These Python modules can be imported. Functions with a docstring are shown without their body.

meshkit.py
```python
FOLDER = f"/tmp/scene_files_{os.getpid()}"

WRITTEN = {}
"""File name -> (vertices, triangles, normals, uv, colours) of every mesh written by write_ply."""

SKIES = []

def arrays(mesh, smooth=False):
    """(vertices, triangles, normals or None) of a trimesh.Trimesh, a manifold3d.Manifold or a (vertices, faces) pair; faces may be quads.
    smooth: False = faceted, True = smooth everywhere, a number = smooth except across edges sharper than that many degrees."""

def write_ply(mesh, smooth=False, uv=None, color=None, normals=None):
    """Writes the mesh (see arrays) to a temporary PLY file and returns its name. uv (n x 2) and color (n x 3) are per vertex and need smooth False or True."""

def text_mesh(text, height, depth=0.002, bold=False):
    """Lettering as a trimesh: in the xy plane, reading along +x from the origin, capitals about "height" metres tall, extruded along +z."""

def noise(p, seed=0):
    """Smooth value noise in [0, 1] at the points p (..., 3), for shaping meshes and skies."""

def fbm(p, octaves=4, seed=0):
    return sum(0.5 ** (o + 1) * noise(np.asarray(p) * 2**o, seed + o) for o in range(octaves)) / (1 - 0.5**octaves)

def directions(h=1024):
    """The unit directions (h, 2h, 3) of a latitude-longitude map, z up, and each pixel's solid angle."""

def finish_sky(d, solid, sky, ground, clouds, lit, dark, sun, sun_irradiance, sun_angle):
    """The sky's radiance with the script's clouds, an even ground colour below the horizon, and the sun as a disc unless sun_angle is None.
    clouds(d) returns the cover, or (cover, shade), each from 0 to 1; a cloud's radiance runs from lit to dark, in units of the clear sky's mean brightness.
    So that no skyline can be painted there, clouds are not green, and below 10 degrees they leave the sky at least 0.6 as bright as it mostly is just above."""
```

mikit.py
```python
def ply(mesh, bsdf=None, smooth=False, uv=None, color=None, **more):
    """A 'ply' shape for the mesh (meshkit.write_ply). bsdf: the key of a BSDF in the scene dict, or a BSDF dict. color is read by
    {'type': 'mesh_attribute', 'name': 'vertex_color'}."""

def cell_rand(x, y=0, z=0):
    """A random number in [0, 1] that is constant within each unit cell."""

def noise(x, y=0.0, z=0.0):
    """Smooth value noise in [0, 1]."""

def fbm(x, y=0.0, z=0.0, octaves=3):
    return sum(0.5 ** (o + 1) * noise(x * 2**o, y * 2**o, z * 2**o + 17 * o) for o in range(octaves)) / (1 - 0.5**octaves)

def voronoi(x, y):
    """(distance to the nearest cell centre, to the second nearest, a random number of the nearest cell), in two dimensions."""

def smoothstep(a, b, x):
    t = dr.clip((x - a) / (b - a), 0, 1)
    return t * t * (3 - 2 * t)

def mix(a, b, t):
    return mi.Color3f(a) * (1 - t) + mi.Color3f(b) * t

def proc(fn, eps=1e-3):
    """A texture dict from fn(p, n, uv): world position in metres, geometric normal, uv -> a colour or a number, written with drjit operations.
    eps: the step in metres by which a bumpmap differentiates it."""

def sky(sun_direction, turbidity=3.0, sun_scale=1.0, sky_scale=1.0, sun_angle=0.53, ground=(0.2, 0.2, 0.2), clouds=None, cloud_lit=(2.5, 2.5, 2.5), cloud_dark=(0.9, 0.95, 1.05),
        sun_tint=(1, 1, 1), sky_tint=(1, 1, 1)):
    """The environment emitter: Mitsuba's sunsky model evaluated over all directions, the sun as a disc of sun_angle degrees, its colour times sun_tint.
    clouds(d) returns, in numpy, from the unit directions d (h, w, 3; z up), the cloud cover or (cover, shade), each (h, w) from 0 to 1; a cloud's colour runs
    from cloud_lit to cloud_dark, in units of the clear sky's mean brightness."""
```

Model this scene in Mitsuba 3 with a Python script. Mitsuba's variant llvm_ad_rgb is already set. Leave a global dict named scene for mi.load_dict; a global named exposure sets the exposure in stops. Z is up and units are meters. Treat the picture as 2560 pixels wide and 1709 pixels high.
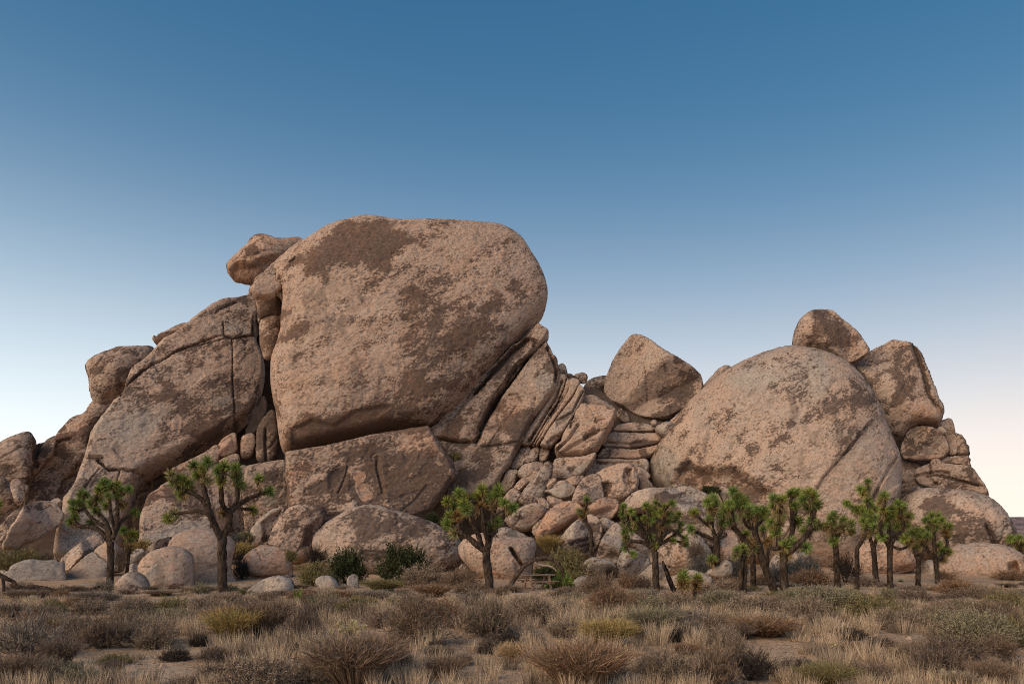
# Desert rock outcrop with spiky branching trees and dry scrub at dusk.
import math
import numpy as np
import shapely
import trimesh
import drjit as dr
import mitsuba as mi
import mikit
import meshkit
from scipy import sparse
from scipy.ndimage import gaussian_filter, map_coordinates, distance_transform_edt
from scipy.sparse.linalg import spsolve
from scipy.spatial import Delaunay

T = mi.ScalarTransform4f
scene, labels = {}, {}

# ------------------------------------------------------------------ camera, sky, exposure
FOC, CX, HY, EYE = 1900.0, 1280.0, 1340.0, 2.8          # focal length and horizon of the 2560-wide photograph; eye height
scene['camera'] = {'type': 'perspective', 'fov': 2 * math.degrees(math.atan(1280 / FOC)), 'fov_axis': 'x',
                   'to_world': T().look_at(origin=[0, 0, EYE], target=[0, 1, EYE], up=[0, 0, 1]),
                   'near_clip': 0.1, 'far_clip': 6000.0, 'principal_point_offset_y': (854.5 - HY) / 1709}


def veil(d):
    # the pale dusk haze low in the sky, all the way round: white towards the side where the sun went down, cream and pink away from it
    el = np.degrees(np.arcsin(np.clip(d[..., 2], -1, 1)))
    cover = 0.98 * np.exp(-(np.maximum(el + 1.9, 0) / (15.8 - 1.6 * d[..., 0])) ** 2.0)
    shade = np.clip(0.45 + 0.75 * d[..., 0], 0, 1)
    return cover, shade


exposure = 2.65
scene['sky'] = mikit.sky([-0.72, -0.66, 0.52], turbidity=2.5, sun_scale=0.34, sky_scale=0.56, sun_angle=60, ground=(0.22, 0.17, 0.13), sky_tint=(0.44, 0.89, 1.01),
                         clouds=veil, cloud_lit=(5.6, 5.75, 5.65), cloud_dark=(5.75, 4.4, 3.65), sun_tint=(1.0, 0.87, 0.80))


# ------------------------------------------------------------------ naming
def numbered(name):
    if name not in USED:
        USED[name] = 0
        return name
    USED[name] += 1
    return f'{name}_{USED[name]:03d}'


USED = {}


def tag(key, label=None, cat=None, group=None, kind=None):
    d = {}
    if label: d['label'] = label
    if cat: d['category'] = cat
    if group: d['group'] = group
    if kind: d['kind'] = kind
    labels[key] = d
    return key


def at(u, v, dist):
    """World point that stands dist metres ahead, seen at (u, v) of the photograph."""
    return np.array([(u - CX) / FOC * dist, dist, EYE - (v - HY) / FOC * dist])


def ground_z(x, y):
    x, y = np.asarray(x, float), np.asarray(y, float)
    p = np.stack([x / 7.0, y / 7.0, 0 * x], -1)
    bump = (meshkit.fbm(p, 3, 5) - 0.5) * 0.35
    rise = 0.025 * np.maximum(y - 48, 0) * np.clip((90 - y) / 20, 0.3, 1)
    return bump * np.clip((y - 4) / 8, 0, 1) * np.clip((140 - y) / 40, 0.2, 1) + np.minimum(rise, 1.3)


ROT = np.array(trimesh.transformations.euler_matrix(0.7, 0.4, 0.9))[:3, :3]


def nfbm(p, wl, octaves=3, seed=0):
    return meshkit.fbm(p @ ROT.T / wl, octaves, seed) - 0.5


# ------------------------------------------------------------------ materials
def sm(a, b, x): return mikit.smoothstep(a, b, x)


def rot3(p, k):
    return (p.x * 0.76 + p.y * 0.41 + p.z * 0.50) * k, (p.y * 0.80 - p.x * 0.56 + p.z * 0.2) * k, (p.z * 0.84 - p.x * 0.40 - p.y * 0.35) * k


def rock_colour(p, n, uv):
    # uv.x: how much desert varnish this spot of the rock carries; uv.y: grey (0) to pinkish tan to rust (1)
    a, b, c = rot3(p, 1.0)
    big = mikit.fbm(a * 0.33, b * 0.33, c * 0.33, 3)
    wx, wy = mikit.noise(a * 1.1, b * 1.1, c * 1.1) - 0.5, mikit.noise(a * 1.1 + 31, b * 1.1, c * 1.1) - 0.5
    mid = mikit.fbm(a * 0.8 + wx * 1.3, b * 1.2 + wy * 1.3, c * 1.2, 4)
    fine = mikit.fbm(a * 6.0 + wy, b * 8.0 + wx, c * 8.0, 4)
    grain = 0.55 * mikit.noise(a * 22, b * 22, c * 22) + 0.45 * mikit.noise(a * 11 + 7, b * 11, c * 11)
    zone = mikit.fbm(a * 0.2 + 70, b * 0.2, c * 0.2, 2)
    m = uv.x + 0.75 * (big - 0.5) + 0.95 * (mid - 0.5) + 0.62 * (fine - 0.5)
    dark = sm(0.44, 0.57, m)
    film = sm(0.26, 0.60, uv.x + 0.7 * (big - 0.5) + 0.6 * (mid - 0.5) + 0.25 * (fine - 0.5))
    speck = sm(0.535, 0.635, fine + 0.30 * (mid - 0.5) + 0.30 * (uv.x - 0.3)) * (0.70 + 0.30 * sm(0.42, 0.60, zone))
    streak = sm(0.55, 0.72, mikit.fbm(p.x * 1.6 + wx, p.y * 1.6 + wy, p.z * 0.14, 3)) * sm(0.42, 0.60, mikit.noise(p.x * 0.2 + 5, p.y * 0.2, p.z * 0.2))
    tone = dr.clip(uv.y + 0.6 * (mikit.fbm(a * 0.55 + 9, b * 0.55, c * 0.55, 3) - 0.5), 0, 1)
    pale = mikit.mix(mikit.mix((0.385, 0.338, 0.300), (0.475, 0.350, 0.278), sm(0.0, 0.5, tone)), (0.45, 0.278, 0.196), sm(0.5, 1.0, tone))
    lich = sm(0.54, 0.66, mikit.fbm(a * 2.6 + 50, b * 2.6, c * 2.6, 3)) * 0.4
    pale = mikit.mix(pale, (0.46, 0.41, 0.36), lich)
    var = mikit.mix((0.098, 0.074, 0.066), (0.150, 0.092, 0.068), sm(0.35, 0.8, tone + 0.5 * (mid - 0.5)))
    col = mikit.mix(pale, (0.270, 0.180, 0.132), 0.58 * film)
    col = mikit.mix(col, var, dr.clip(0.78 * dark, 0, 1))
    col = mikit.mix(col, (0.13, 0.105, 0.095), 0.45 * streak)
    col = mikit.mix(col, (0.092, 0.072, 0.065), 0.56 * speck)
    return col * (0.56 + 0.88 * grain) * (0.84 + 0.32 * big)


scene['rock'] = {'type': 'twosided', 'b': {'type': 'diffuse', 'reflectance': mikit.proc(rock_colour)}}


# ------------------------------------------------------------------ rocks
CROP = {'V': (0, 0, 1.08983), 'A': (0, 700, .31928), 'B': (500, 500, .31888), 'C': (0, 1000, .31891), 'D': (600, 850, .38265), 'E': (1050, 750, .31888), 'F': (1200, 1050, .28706),
        'G': (1500, 750, .31888), 'H': (1900, 750, .35069), 'I': (0, 1250, .29277), 'I2': (600, 1250, .29277), 'I3': (1200, 1250, .29277), 'I4': (1800, 1250, .32354),
        'J': (1500, 1150, .25513), 'K': (2000, 1150, .25513), 'L': (1050, 1150, .2551), 'M': (0, 1000, .2551), 'N': (550, 650, .38285), 'O': (300, 1100, .1913),
        'P': (1250, 900, .1913), 'Q': (1700, 1200, .1913), 'S': (2240, 1050, .15944)}


def px(crop, pts):
    x0, y0, s = CROP[crop]
    a = np.array([[float(c) for c in t.split(',')] for t in pts.split()])
    return a * s + [x0, y0]


def chaikin(p, n):
    for _ in range(n):
        q = np.roll(p, -1, 0)
        p = np.stack([p * 0.75 + q * 0.25, p * 0.25 + q * 0.75], 1).reshape(-1, 2)
    return p


def resample(p, step, closed=True):
    q = np.vstack([p, p[:1]]) if closed else p
    s = np.r_[0, np.cumsum(np.linalg.norm(np.diff(q, axis=0), axis=1))]
    n = max(int(round(s[-1] / step)), 4)
    t = np.linspace(0, s[-1], n + 1)
    t = t[:-1] if closed else t
    return np.stack([np.interp(t, s, q[:, 0]), np.interp(t, s, q[:, 1])], 1)


def poly_sd(pts, xy):
    """Signed distance (inside positive) of the points to the polygon."""
    pg = shapely.make_valid(shapely.Polygon(pts))
    d = shapely.distance(shapely.points(xy), pg.boundary)
    return np.where(shapely.contains_xy(pg, xy[:, 0], xy[:, 1]), d, -d)


def line_d(pts, xy):
    return shapely.distance(shapely.points(xy), shapely.LineString(pts))


def sst(a, b, x):
    t = np.clip((x - a) / (b - a), 0, 1)
    return t * t * (3 - 2 * t)


SEED = [0]
ROCKS = {}


def rock(name, label, crop, pts, dist, depth, q=0.5, tone=0.5, var=0.3, facets=2, lean=0.12, rough=1.0, smooth=2, res=2.6, ops=(), back=0.8, cat='boulder', yaw=0.0, grow=None, hair=True, shell=1.0):
    """A closed rock whose outline, seen from the front, is the given one: its own distance, its own thickness before and behind the plane of the outline."""
    SEED[0] += 1
    rng = np.random.default_rng(SEED[0])
    raw = px(crop, pts)
    if smooth == 1:                                            # broken rock: only the very corners are worn off
        fw, bw = np.roll(raw, -1, 0) - raw, np.roll(raw, 1, 0) - raw
        lf, lb = np.linalg.norm(fw, axis=1, keepdims=True), np.linalg.norm(bw, axis=1, keepdims=True)
        raw = np.stack([raw + bw / lb * np.minimum(0.25 * lb, 5), raw + fw / lf * np.minimum(0.25 * lf, 5)], 1).reshape(-1, 2)
    else: raw = chaikin(raw, smooth)
    out = resample(raw, 3.0)
    if grow is None: grow = 4.0 if out[:, 1].min() > 1130 else 3.0
    if var < 0.2: shell, hair, rough = 0.3 * shell, False, 0.7 * rough       # the smooth pale boulders
    pg = shapely.make_valid(shapely.Polygon(out)).buffer(grow)
    rough = rough * np.clip(np.sqrt(pg.area) * dist / FOC / 3.0, 0.45, 1)
    if pg.geom_type != 'Polygon':
        pg = max((g for g in getattr(pg, 'geoms', [pg]) if g.geom_type == 'Polygon'), key=lambda g: g.area)
    out = resample(np.array(pg.exterior.coords)[:-1], 3.0)
    cu, cv = out.mean(0)
    p0 = at(cu, cv, dist)
    h = np.array([-p0[0], -p0[1], 0.0])
    h /= np.linalg.norm(h)
    if yaw:
        h = np.array([h[0] * math.cos(yaw) - h[1] * math.sin(yaw), h[0] * math.sin(yaw) + h[1] * math.cos(yaw), 0])
    right = np.array([-h[1], h[0], 0.0])
    nrm = h * math.cos(lean) + np.array([0, 0, 1.0]) * math.sin(lean)
    up = np.cross(nrm, right)
    if up[2] < 0: up = -up
    if np.dot(right, [1, 0, 0]) < 0: right = -right
    eye = np.array([0, 0, EYE])
    m2px = FOC / dist

    def plane(xy):                                             # photo position -> metres in the rock's own plane
        d = np.stack([(xy[:, 0] - CX) / FOC, np.ones(len(xy)), -(xy[:, 1] - HY) / FOC], 1)
        t = ((p0 - eye) @ nrm) / (d @ nrm)
        w = eye + d * t[:, None] - p0
        return np.stack([w @ right, w @ up], 1)

    def world(ab, z): return p0 + ab[:, :1] * right + ab[:, 1:] * up + z[:, None] * nrm
    def photo(w): return np.stack([CX + w[:, 0] / w[:, 1] * FOC, HY - (w[:, 2] - EYE) / w[:, 1] * FOC], 1)

    ring = plane(out)
    size = np.sqrt(shapely.Polygon(ring).area)
    planes = [(rng.uniform(0, 2 * np.pi), rng.uniform(0.35, 1.1) * depth / (0.5 * size), rng.uniform(0.66, 0.95)) for _ in range(2 * facets)]

    def inflate(ring, n=64):
        pg = shapely.Polygon(ring).buffer(0)
        lo, hi = ring.min(0), ring.max(0)
        cell = (hi - lo).max() / n
        nx, ny = np.ceil((hi - lo) / cell).astype(int) + 5
        gx, gy = lo[0] + (np.arange(nx) - 2) * cell, lo[1] + (np.arange(ny) - 2) * cell
        X, Y = np.meshgrid(gx, gy)
        inside = shapely.contains_xy(pg, X, Y)
        idx = -np.ones(X.shape, int)
        idx[inside] = np.arange(inside.sum())
        N = inside.sum()
        iy, ix = np.nonzero(inside)
        rows, cols = [np.arange(N)], [np.arange(N)]
        vals = [np.full(N, 4.0)]
        for dy, dx in ((0, 1), (0, -1), (1, 0), (-1, 0)):
            j = idx[iy + dy, ix + dx]
            k = j >= 0
            rows.append(np.arange(N)[k]); cols.append(j[k]); vals.append(np.full(k.sum(), -1.0))
        A = sparse.csc_matrix((np.concatenate(vals), (np.concatenate(rows), np.concatenate(cols))), shape=(N, N))
        u = np.zeros(X.shape)
        u[inside] = spsolve(A, np.ones(N))
        u /= u.max()
        d = np.zeros(X.shape)
        d[inside] = shapely.distance(shapely.points(X[inside], Y[inside]), pg.exterior)
        r = np.where(inside, u / np.maximum(d, 0.4 * cell), 0)
        near = distance_transform_edt(~inside, return_indices=True)[1]
        r = gaussian_filter(r[near[0], near[1]], 0.7)

        def height(ab, dist_b):
            co = [(ab[:, 1] - gy[0]) / cell, (ab[:, 0] - gx[0]) / cell]
            w = sst(0.8 * cell, 2.5 * cell, dist_b)
            uu = w * map_coordinates(u, co, order=3, mode='nearest') + (1 - w) * map_coordinates(r, co, order=1, mode='nearest') * dist_b
            return np.clip(uu, 0, None)
        return height, np.stack([X[inside], Y[inside]], 1), d[inside], u[inside]

    kk = max(0.6, (0.52 - q) * 14)                             # 0.6 is a round body, 3 a flat face with tight edges

    flat = np.clip((0.47 - q) / 0.12, 0, 1)                    # how much of it is a flat face with a tightly rounded arris
    inr = float(np.sqrt(shapely.Polygon(ring).area)) * 0.45
    arris = np.clip((0.17 if smooth == 2 else 0.13) * inr, 0.10, 0.7)

    def front(ab, u, d):
        z = depth * np.tanh(kk * np.sqrt(u)) / math.tanh(kk)
        t = 1 - np.minimum(d / arris, 1)
        wt = 0.62 if smooth == 2 else 0.84
        z = (1 - flat) * z + flat * depth * (wt * np.sqrt(1 - t * t) + (1 - wt) * np.sqrt(u))
        c = ab - ring.mean(0)
        for th, sl, c0 in planes:
            pl = np.maximum(c0 * depth + sl * (c @ [np.cos(th), np.sin(th)]), 0.15 * depth)
            k = 14.0 / depth
            z = -np.logaddexp(-k * z, -k * pl) / k
        return np.maximum(z, 0) * (u > 0)

    # a thick body looks bigger than its middle section: keep the middle section that much smaller
    want = resample(out, np.linalg.norm(np.diff(np.vstack([out, out[:1]]), axis=0), axis=1).sum() / 150)
    cur = want.copy()
    tan = np.roll(want, -1, 0) - np.roll(want, 1, 0)
    nn = np.stack([tan[:, 1], -tan[:, 0]], 1) / (np.linalg.norm(tan, axis=1, keepdims=True) + 1e-9)
    area2 = np.sum(want[:, 0] * np.roll(want[:, 1], -1) - np.roll(want[:, 0], -1) * want[:, 1])
    if area2 < 0: nn = -nn
    span = (want.max(0) - want.min(0)).max()
    for _ in range(3):
        rg = plane(cur)
        if not shapely.Polygon(rg).is_valid: break
        hgt, cp, cd, cuu = inflate(rg, 40)
        w = photo(world(cp, front(cp, cuu, cd)))
        rel = w[None] - want[:, None]
        no = np.einsum('ijk,ik->ij', rel, nn)
        ta = np.linalg.norm(rel - no[..., None] * nn[:, None], axis=2)
        e = np.where((ta < span / 40) & (no < span * 0.12), no, 0).max(1).clip(0)
        e = np.array([e[(np.arange(-2, 3) + i) % len(e)].mean() for i in range(len(e))])
        nxt = cur - nn * np.minimum(e, span * 0.06)[:, None]
        pgn = shapely.Polygon(nxt)
        if not pgn.is_valid: break
        cur = nxt
    for _ in range(2): cur = 0.25 * np.roll(cur, 1, 0) + 0.5 * cur + 0.25 * np.roll(cur, -1, 0) if smooth == 2 else cur
    ring = resample(plane(cur), res / m2px)
    pgm = shapely.Polygon(ring)
    if not pgm.is_valid:
        pgm = pgm.buffer(0)
        if pgm.geom_type != 'Polygon': pgm = max(pgm.geoms, key=lambda g: g.area)
        ring = resample(np.array(pgm.exterior.coords)[:-1], res / m2px)
        pgm = shapely.Polygon(ring).buffer(0)
    hgt, *_ = inflate(ring)

    def sheet(step):
        lo, hi = ring.min(0), ring.max(0)
        gx, gy = np.arange(lo[0], hi[0], step), np.arange(lo[1], hi[1], step * 0.866)
        X, Y = np.meshgrid(gx, gy)
        X[1::2] += step / 2
        p = np.stack([X.ravel(), Y.ravel()], 1)
        p = p[shapely.contains_xy(pgm, p[:, 0], p[:, 1])]
        d = shapely.distance(shapely.points(p), pgm.exterior)
        keep = d > 0.55 * step
        allp = np.vstack([ring, p[keep]])
        dd = np.r_[np.zeros(len(ring)), d[keep]]
        tri = Delaunay(allp).simplices
        nb = len(ring)
        chk = (tri < nb).sum(1) >= 2
        c = allp[tri].mean(1)
        ok = ~chk
        ok[chk] = shapely.contains_xy(pgm, c[chk, 0], c[chk, 1])
        tri = tri[ok]
        a, b_, c_ = allp[tri[:, 0]], allp[tri[:, 1]], allp[tri[:, 2]]
        cr = (b_[:, 0] - a[:, 0]) * (c_[:, 1] - a[:, 1]) - (b_[:, 1] - a[:, 1]) * (c_[:, 0] - a[:, 0])
        tri[cr < 0] = tri[cr < 0][:, ::-1]
        return allp, dd, tri[np.abs(cr) > 1e-12]

    ab, db, tri = sheet(res / m2px)
    z = front(ab, hgt(ab, db), db)
    P = world(ab, z)
    uvp = photo(P)
    mask, tn = np.full(len(ab), float(var)), np.full(len(ab), float(tone))
    edge = sst(0, 0.10 * size, db)
    off = np.zeros(len(ab))
    for op in ops:
        kind, cr_, pp = op[0], op[1], px(op[1], op[2])
        if kind == 'crack':                                    # a joint: width in photo pixels, depth in metres
            wob = uvp + 5.0 * np.stack([nfbm(P, 1.5, 2, 3), nfbm(P, 1.5, 2, 4)], 1)
            d = line_d(pp, wob)
            off -= op[4] * 1.25 * np.clip(1.35 - d / op[3], 0, 1)
            mask += 0.20 * np.exp(-(d / (op[3] * 2.0)) ** 2)
        elif kind == 'cut':                                    # a hollow under a ledge: depth in metres, softness of its edge in pixels
            wob = uvp + op[4] * 1.6 * np.stack([nfbm(P, 1.2, 3, 5), nfbm(P, 1.2, 3, 6)], 1) + 10 * np.stack([nfbm(P, 4, 2, 7), nfbm(P, 4, 2, 8)], 1)
            off -= op[3] * sst(-op[4] * 0.3, op[4], poly_sd(pp, wob))
        elif kind == 'step':                                   # everything below the line stands back: depth, softness
            sd = poly_sd(pp, uvp)
            off += op[3] * sst(-op[4], op[4], sd)
        elif kind in ('var', 'tone'):                          # a stain: amount, softness
            sd = sst(-op[4], op[4], poly_sd(pp, uvp + 0.9 * op[4] * np.stack([nfbm(P, 2.2, 3, 9), nfbm(P, 2.2, 3, 10)], 1)))
            if kind == 'var': mask += op[3] * sd
            else: tn += op[3] * sd
    if size > 2.2 and hair:
        for _ in range(int(rng.integers(1, 3))):
            th = rng.uniform(0, np.pi)
            c0 = ring.mean(0) + rng.normal(size=2) * 0.22 * size
            tt = np.linspace(-0.7, 0.7, 9)[:, None] * size * rng.uniform(0.2, 0.5)
            ln = c0 + tt * [np.cos(th), np.sin(th)] + (0.10 * size * np.sin(tt / size * 3.0 + rng.uniform(0, 6))) * [-np.sin(th), np.cos(th)]
            wob = ab + 0.5 * np.stack([nfbm(P, 1.6, 4, 33), nfbm(P, 1.6, 4, 34)], 1)
            d = line_d(ln, wob) * m2px
            off -= rng.uniform(0.05, 0.16) * np.clip(1.4 - d / 2.4, 0, 1)
            mask += 0.10 * np.exp(-(d / 6) ** 2)
    # shells of rock that have peeled off: low steps with sharp lips, the older surface darker
    sh = nfbm(P, np.clip(0.75 * size, 0.8, 4.5), 4, 41) * 9 + 0.25 * nfbm(P, 0.5, 2, 42)
    lev = np.floor(sh)
    off += shell * np.clip(size / 6, 0.25, 1) * 0.085 * (lev + sst(0.0, 0.10, sh - lev))
    mask += 0.20 * (np.modf(np.abs(np.sin(lev * 12.9898 + SEED[0]) * 43758.5))[0] - 0.5) * min(1.0, shell)
    L = min(size, 9.0)
    det = 0.11 * L * 0.30 * nfbm(P, 0.75 * L, 3, 11) + 0.055 * L * 0.5 * nfbm(P, 0.26 * L, 3, 12)
    det += 0.11 * nfbm(P, 0.9, 3, 13) + 0.15 * nfbm(P * [1.0, 1.0, 1.5], 0.32, 3, 14)
    pit = nfbm(P, 0.42, 2, 15)
    det -= 0.07 * sst(0.12, 0.30, pit)
    det *= rough
    # roughness acts along the surface normal, so that it also breaks the outline
    Pn = world(ab, z + off)
    fn = np.zeros_like(Pn)
    cr3 = np.cross(Pn[tri[:, 1]] - Pn[tri[:, 0]], Pn[tri[:, 2]] - Pn[tri[:, 0]])
    for k in range(3): np.add.at(fn, tri[:, k], cr3)
    fn /= np.linalg.norm(fn, axis=1, keepdims=True) + 1e-12
    rimn = np.stack([np.roll(ring, -1, 0)[:, 1] - np.roll(ring, 1, 0)[:, 1], -(np.roll(ring, -1, 0)[:, 0] - np.roll(ring, 1, 0)[:, 0])], 1)
    Pf = Pn + fn * (det * (0.55 + 0.45 * edge))[:, None]
    # the rear, coarser, on the same rim
    ab2, db2, tri2 = sheet(4.5 * res / m2px)
    nb = len(ring)
    z2 = -back * depth * np.clip(hgt(ab2, db2), 0, None) ** 0.5
    P2 = world(ab2, z2)
    V = np.vstack([Pf, P2[nb:]])
    t2 = np.where(tri2 < nb, tri2, tri2 - nb + len(Pf))[:, ::-1]
    Fc = np.vstack([tri, t2])
    uv = np.vstack([np.stack([mask, tn], 1), np.tile([var, tone], (len(P2) - nb, 1))])
    key = numbered(name)
    scene[key] = mikit.ply((V, Fc), 'rock', smooth=True, uv=uv)
    tag(key, label, cat)
    ROCKS[key] = (p0, size)
    return key

# ------------------------------------------------------------------ the outcrop, from the great dome down to the blocks at its foot
rock('rock_dome', 'huge rounded pinkish granite dome towering over the outcrop, dark brown band along its lower edge', 'V',
     '690,556 740,525 790,504 845,494 900,498 960,501 1050,506 1150,516 1182,530 1205,552 1226,584 1243,625 1248,660 1253,708 1240,732 1215,765 1180,805 1130,860 1080,910 1040,950 1000,983 985,990 930,998 860,1012 780,1029 720,1042 652,1056 644,1020 638,975 630,930 626,880 625,840 633,815 639,780 640,740 645,705 632,690 600,690 575,672 583,652 605,626 630,601 656,582',
     69, 5.6, q=0.40, tone=0.58, var=0.365, facets=0, lean=0.24, smooth=2, cat='rock dome', hair=False, shell=0.3, ops=[
         ('var', 'V', '735,560 800,508 880,505 930,560 880,600 800,620 745,640 715,610', 0.30, 26),
         ('var', 'V', '930,660 975,610 1010,640 1040,720 1090,760 1060,860 960,900 930,800 915,730', 0.19, 40),
         ('var', 'V', '1000,790 1110,740 1180,760 1130,850 1050,930 980,960 880,980 840,930 900,880 960,850', 0.19, 34),
         ('var', 'D', '300,600 440,490 560,540 700,480 840,440 960,440 900,510 1000,540 1220,530 1280,590 1100,620 640,700 300,780', 0.42, 12),
         ('tone', 'D', '300,600 440,490 560,540 700,480 840,440 960,440 900,510 1000,540 1220,530 1280,590 1100,620 640,700 300,780', 0.35, 14),
         ('cut', 'D', '330,580 480,520 600,560 640,530 740,452 842,440 930,420 1000,432 905,500 1000,540 1090,548 1200,522 1290,580 1100,640 640,740 420,800 330,790', 0.3, 6),
         ('crack', 'E', '880,220 800,320 700,390 560,500 480,570', 2.6, 0.3),
     ])
rock('rock_slab', 'long wedge shaped slab hanging over the left shoulder of the great dome, open air beneath it', 'B',
     '212,500 238,456 300,402 355,362 372,325 430,282 462,273 520,276 580,290 640,302 700,294 760,296 806,312 830,350 800,430 700,520 560,640 480,660 428,654 340,634 282,614 232,584 220,548',
     76.5, 2.6, q=0.5, tone=0.75, var=0.24, facets=0, smooth=1, rough=0.9, cat='rock slab', ops=[
         ('cut', 'B', '225,520 300,486 420,470 500,450 560,434 640,430 720,395 800,420 620,620 440,680 260,640', 0.9, 10),
         ('tone', 'B', '225,520 300,486 420,470 500,450 560,434 640,430 720,395 800,420 620,620 440,680 260,640', 0.3, 10),
         ('var', 'B', '360,380 420,350 470,370 430,430 370,430', 0.3, 8)])
rock('rock_slab', 'sloping shoulder ledge at the left edge of the great dome, carrying the thin flakes', 'B', '806,312 850,340 840,440 740,560 640,700 560,770 440,775 405,742 384,705 425,652 560,520 700,398', 65.7, 0.7, q=0.31, tone=0.52, var=0.3, facets=0, smooth=1, lean=0.3, hair=False, cat='rock slab')
for lab, pts, dd in (('thin rock flake lying on the left shoulder of the great dome, below the hanging slab', '612,545 650,500 700,470 742,510 738,562 700,592 645,642 606,642 600,590', 64.9),
                     ('pale rock flake wedged between the upper chockstone and the hanging slab', '596,580 606,604 600,652 575,702 540,716 480,752 440,768 410,744 400,705 425,655 510,605 560,578', 65.1)):
    rock('rock_flake', lab, 'B', pts, dd, 0.9, q=0.35, tone=0.55, var=0.34, facets=1, smooth=1, cat='rock flake')
rock('rock_flake', 'dark narrow rock flake high on the left shoulder of the dome', 'B', '690,492 740,455 752,458 735,480 700,500', 64.6, 0.4, q=0.4, var=0.6, facets=0, smooth=1, cat='rock flake')
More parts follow.
